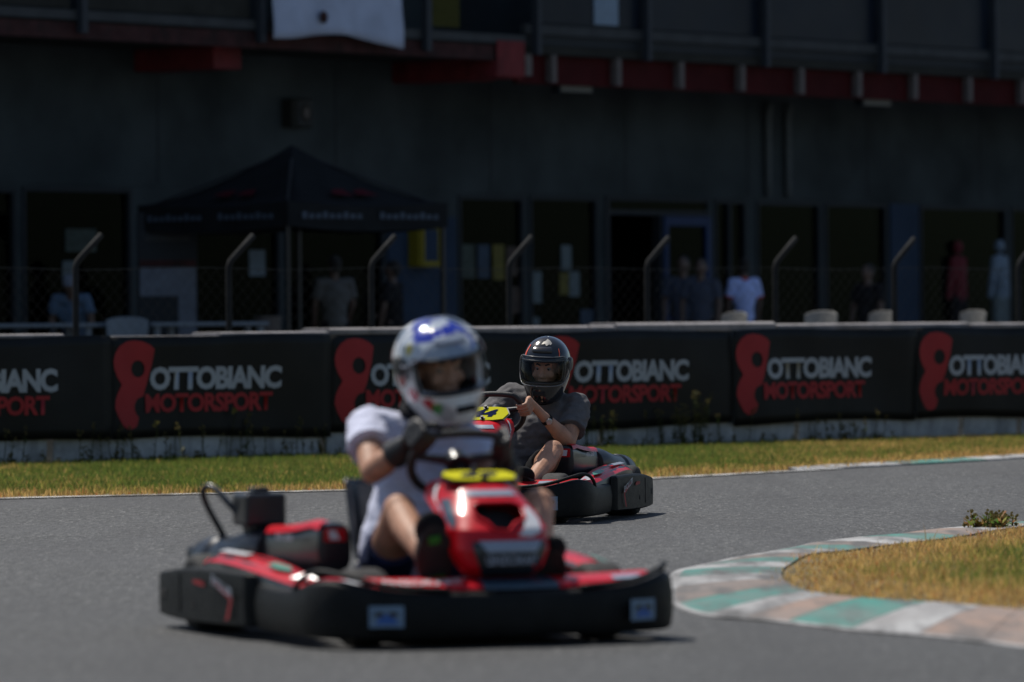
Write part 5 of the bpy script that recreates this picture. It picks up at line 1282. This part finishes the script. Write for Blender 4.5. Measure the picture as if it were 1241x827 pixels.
# ------------------------------------------------------------------ people on the terrace
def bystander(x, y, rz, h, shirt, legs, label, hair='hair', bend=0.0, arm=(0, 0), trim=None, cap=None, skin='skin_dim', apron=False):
    k = h/1.75; root = empty('person', (x, y, TZ), rz, label, 'person', 'people on the terrace')
    def T(x_, y_, z_):
        p = V((x_, y_, z_))
        if z_ > .9 and bend: p = V((0, 0, .9)) + Matrix.Rotation(-bend, 3, 'X') @ (p-V((0, 0, .9)))
        return p*k
    b = MB(); sh_ = 1.42
    b.capsule(T(0, 0, .95), .12*k, T(0, 0, 1.05), .12*k, 12); b.sphere(T(0, 0, 1.25), (.17*k, .11*k, .2*k), 14, 10); b.capsule(T(0, 0, 1.42), .06*k, T(0, .01, 1.56), .052*k, 10)
    b.sphere(T(0, .01, 1.635), (.075*k, .092*k, .112*k), 14, 10); b.sphere(T(0, .1, 1.62), (.012*k, .016*k, .022*k), 8, 6); b.sphere(T(.078, 0, 1.63), (.01*k, .02*k, .03*k), 8, 6); b.sphere(T(-.078, 0, 1.63), (.01*k, .02*k, .03*k), 8, 6)
    for s, av in ((-1, arm[0]), (1, arm[1])):
        S = T(s*.19, 0, 1.42); E = T(s*(.25), .02+.14*av, 1.14+.05*av); Wp = T(s*(.235-.06*av), .08+.30*av, .90+.16*av); 
        b.capsule(T(s*.08, 0, 1.40), .065*k, S, .058*k, 10); b.capsule(S, .054*k, E, .042*k, 10); b.capsule(E, .042*k, Wp, .028*k, 10)
        d = (Wp-E).normalized()
        b.sphere(Wp+d*.05*k, (.026*k, .026*k, .045*k), 10, 8)
        for f in range(4): o = V((s*.004, (f-1.5)*.017, 0))*k; b.capsule(Wp+d*.08*k+o, .009*k, Wp+d*(.15-.01*abs(f-1))*k+o+V((0, .012, 0))*k, .007*k, 6)
        b.capsule(Wp+d*.03*k, .011*k, Wp+d*.09*k+V((0, .04, 0))*k, .008*k, 6)
        H_ = V((s*.095, 0, .92))*k; Kn = V((s*.105, .02, .5))*k; A = V((s*.11, -.01, .08))*k
        b.capsule(H_, .085*k, Kn, .058*k, 12); b.capsule(Kn, .056*k, A, .038*k, 10); b.capsule(A+V((0, 0, -.035))*k, .038*k, A+V((0, .16, -.045))*k, .032*k, 10)
    blob(b, 'body', mt[skin], root, .011, smooth=3)
    q = MB(); q.capsule(T(0, 0, .93), .15*k, T(0, 0, 1.1), .15*k, 14); q.sphere(T(0, 0, 1.25), (.2*k, .14*k, .21*k), 14, 10)
    for s, av in ((-1, arm[0]), (1, arm[1])):
        S = T(s*.19, 0, 1.42); E = T(s*.25, .02+.14*av, 1.14+.05*av); q.capsule(T(s*.06, 0, 1.40), .08*k, S, .07*k, 10); q.cyl(S, S+(E-S)*.7, .07*k, .078*k, 14)
    blob(q, 'shirt', mt[shirt], root, .012, smooth=3, wrinkle=lambda p: .012*noise.noise(V((p.x*9, p.y*9, p.z*14))))
    if trim:
        q = MB(); q.lathe([(.062*k, 0), (.075*k, -.01*k), (.07*k, .03*k), (.058*k, .03*k)], T(0, .005, 1.455)); q.build('collar', mt[trim], root, smooth=True)
        for s, av in ((-1, arm[0]), (1, arm[1])):
            S = T(s*.19, 0, 1.42); E = T(s*.25, .02+.14*av, 1.14+.05*av); c0 = S+(E-S)*.66; c1 = S+(E-S)*.74; q = MB(); q.cyl(c0, c1, .081*k, .082*k, 14); q.build('cuff', mt[trim], root, smooth=True, bevel=.002)
    q = MB(); q.sphere(V((0, 0, .93))*k, (.165*k, .125*k, .1*k), 12, 8)
    for s in (-1, 1): q.capsule(V((s*.095, 0, .9))*k, .095*k, V((s*.105, .02, .5))*k, .07*k, 12); q.cyl(V((s*.105, .02, .5))*k, V((s*.11, 0, .1))*k, .07*k, .06*k, 12)
    blob(q, 'trousers', mt[legs], root, .012, smooth=3)
    q = MB()
    if cap:
        q.sphere(T(0, -.005, 1.67), (.088*k, .105*k, .09*k), 14, 8); q.sphere(T(0, .1, 1.675), (.07*k, .07*k, .012*k), 12, 6); blob(q, 'cap', mt[cap], root, .008, smooth=2)
    else:
        q.sphere(T(0, -.02, 1.665), (.085*k, .098*k, .1*k), 14, 8); q.sphere(T(0, -.055, 1.61), (.07*k, .05*k, .07*k), 10, 8); blob(q, 'hair', mt[hair], root, .009, smooth=2)
    for s in (-1, 1):
        q = MB(); A = V((s*.11, -.01, .05))*k; q.capsule(A+V((0, -.03, 0))*k, .045*k, A+V((0, .17, -.012))*k, .038*k, 10); q.build('shoe', mt['black_cloth'], root, smooth=True)
    return root
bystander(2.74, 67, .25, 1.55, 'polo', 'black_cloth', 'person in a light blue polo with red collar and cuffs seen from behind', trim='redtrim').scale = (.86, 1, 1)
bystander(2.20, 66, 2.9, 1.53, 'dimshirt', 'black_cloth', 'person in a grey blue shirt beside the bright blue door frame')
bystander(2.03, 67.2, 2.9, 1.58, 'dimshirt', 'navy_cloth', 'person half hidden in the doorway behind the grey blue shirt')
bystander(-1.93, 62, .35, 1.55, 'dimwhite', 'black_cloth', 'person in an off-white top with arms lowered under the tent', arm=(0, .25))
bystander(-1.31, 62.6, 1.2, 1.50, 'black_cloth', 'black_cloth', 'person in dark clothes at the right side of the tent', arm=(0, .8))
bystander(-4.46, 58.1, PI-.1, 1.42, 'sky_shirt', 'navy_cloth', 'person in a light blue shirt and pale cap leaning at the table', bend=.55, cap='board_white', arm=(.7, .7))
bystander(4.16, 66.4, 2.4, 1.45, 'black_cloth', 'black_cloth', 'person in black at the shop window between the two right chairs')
# racing overalls shown in the right shop window
def overalls(s, o, top, col, col2, label, h=1.5, w=.17):
    r_ = empty('racing_overalls', fac(s, o, top-h), FA, label, 'overalls', 'racing overalls hung in the shop window')
    q = MB(); q.sphere((0, 0, h-.09), (.075, .07, .09), 12, 8); q.build('head_form', mt[col], r_, smooth=True)
    q = MB(); q.sphere((0, 0, h-.42), (w*.85, .10, .24), 14, 10); q.capsule((0, 0, h-.75), w*.62, (0, 0, h-.5), w*.7, 12)
    for sg in (-1, 1): q.capsule((sg*w*.8, 0, h-.26), .055, (sg*(w+.06), .02, h-.75), .042, 10)
    blob(q, 'jacket', mt[col], r_, .012, smooth=3, wrinkle=lambda p: .015*noise.noise(V((p.x*14, p.y*10, p.z*14))))
    q = MB()
    for sg in (-1, 1): q.capsule((sg*.07, 0, h-.8), .085, (sg*.08, 0, .1), .06, 10)
    blob(q, 'trousers', mt[col2], r_, .012, smooth=3)
    q = MB(); q.cyl((0, .0, 0), (0, .0, h-.1), .02, n=8); q.lathe([(0, 0), (.18, 0), (.17, .03), (0, .03)]); q.build('stand', mt['blacksteel'], r_)
overalls(9.2, .35, 2.12, 'dimred', 'black_cloth', 'red racing overalls on a stand outside the right shop window', 1.82, .14)
overalls(10.22, .35, 2.14, 'suit_pale', 'poster_pale', 'pale blue and white racing overalls on a stand at the right shop window', 1.84, .15)
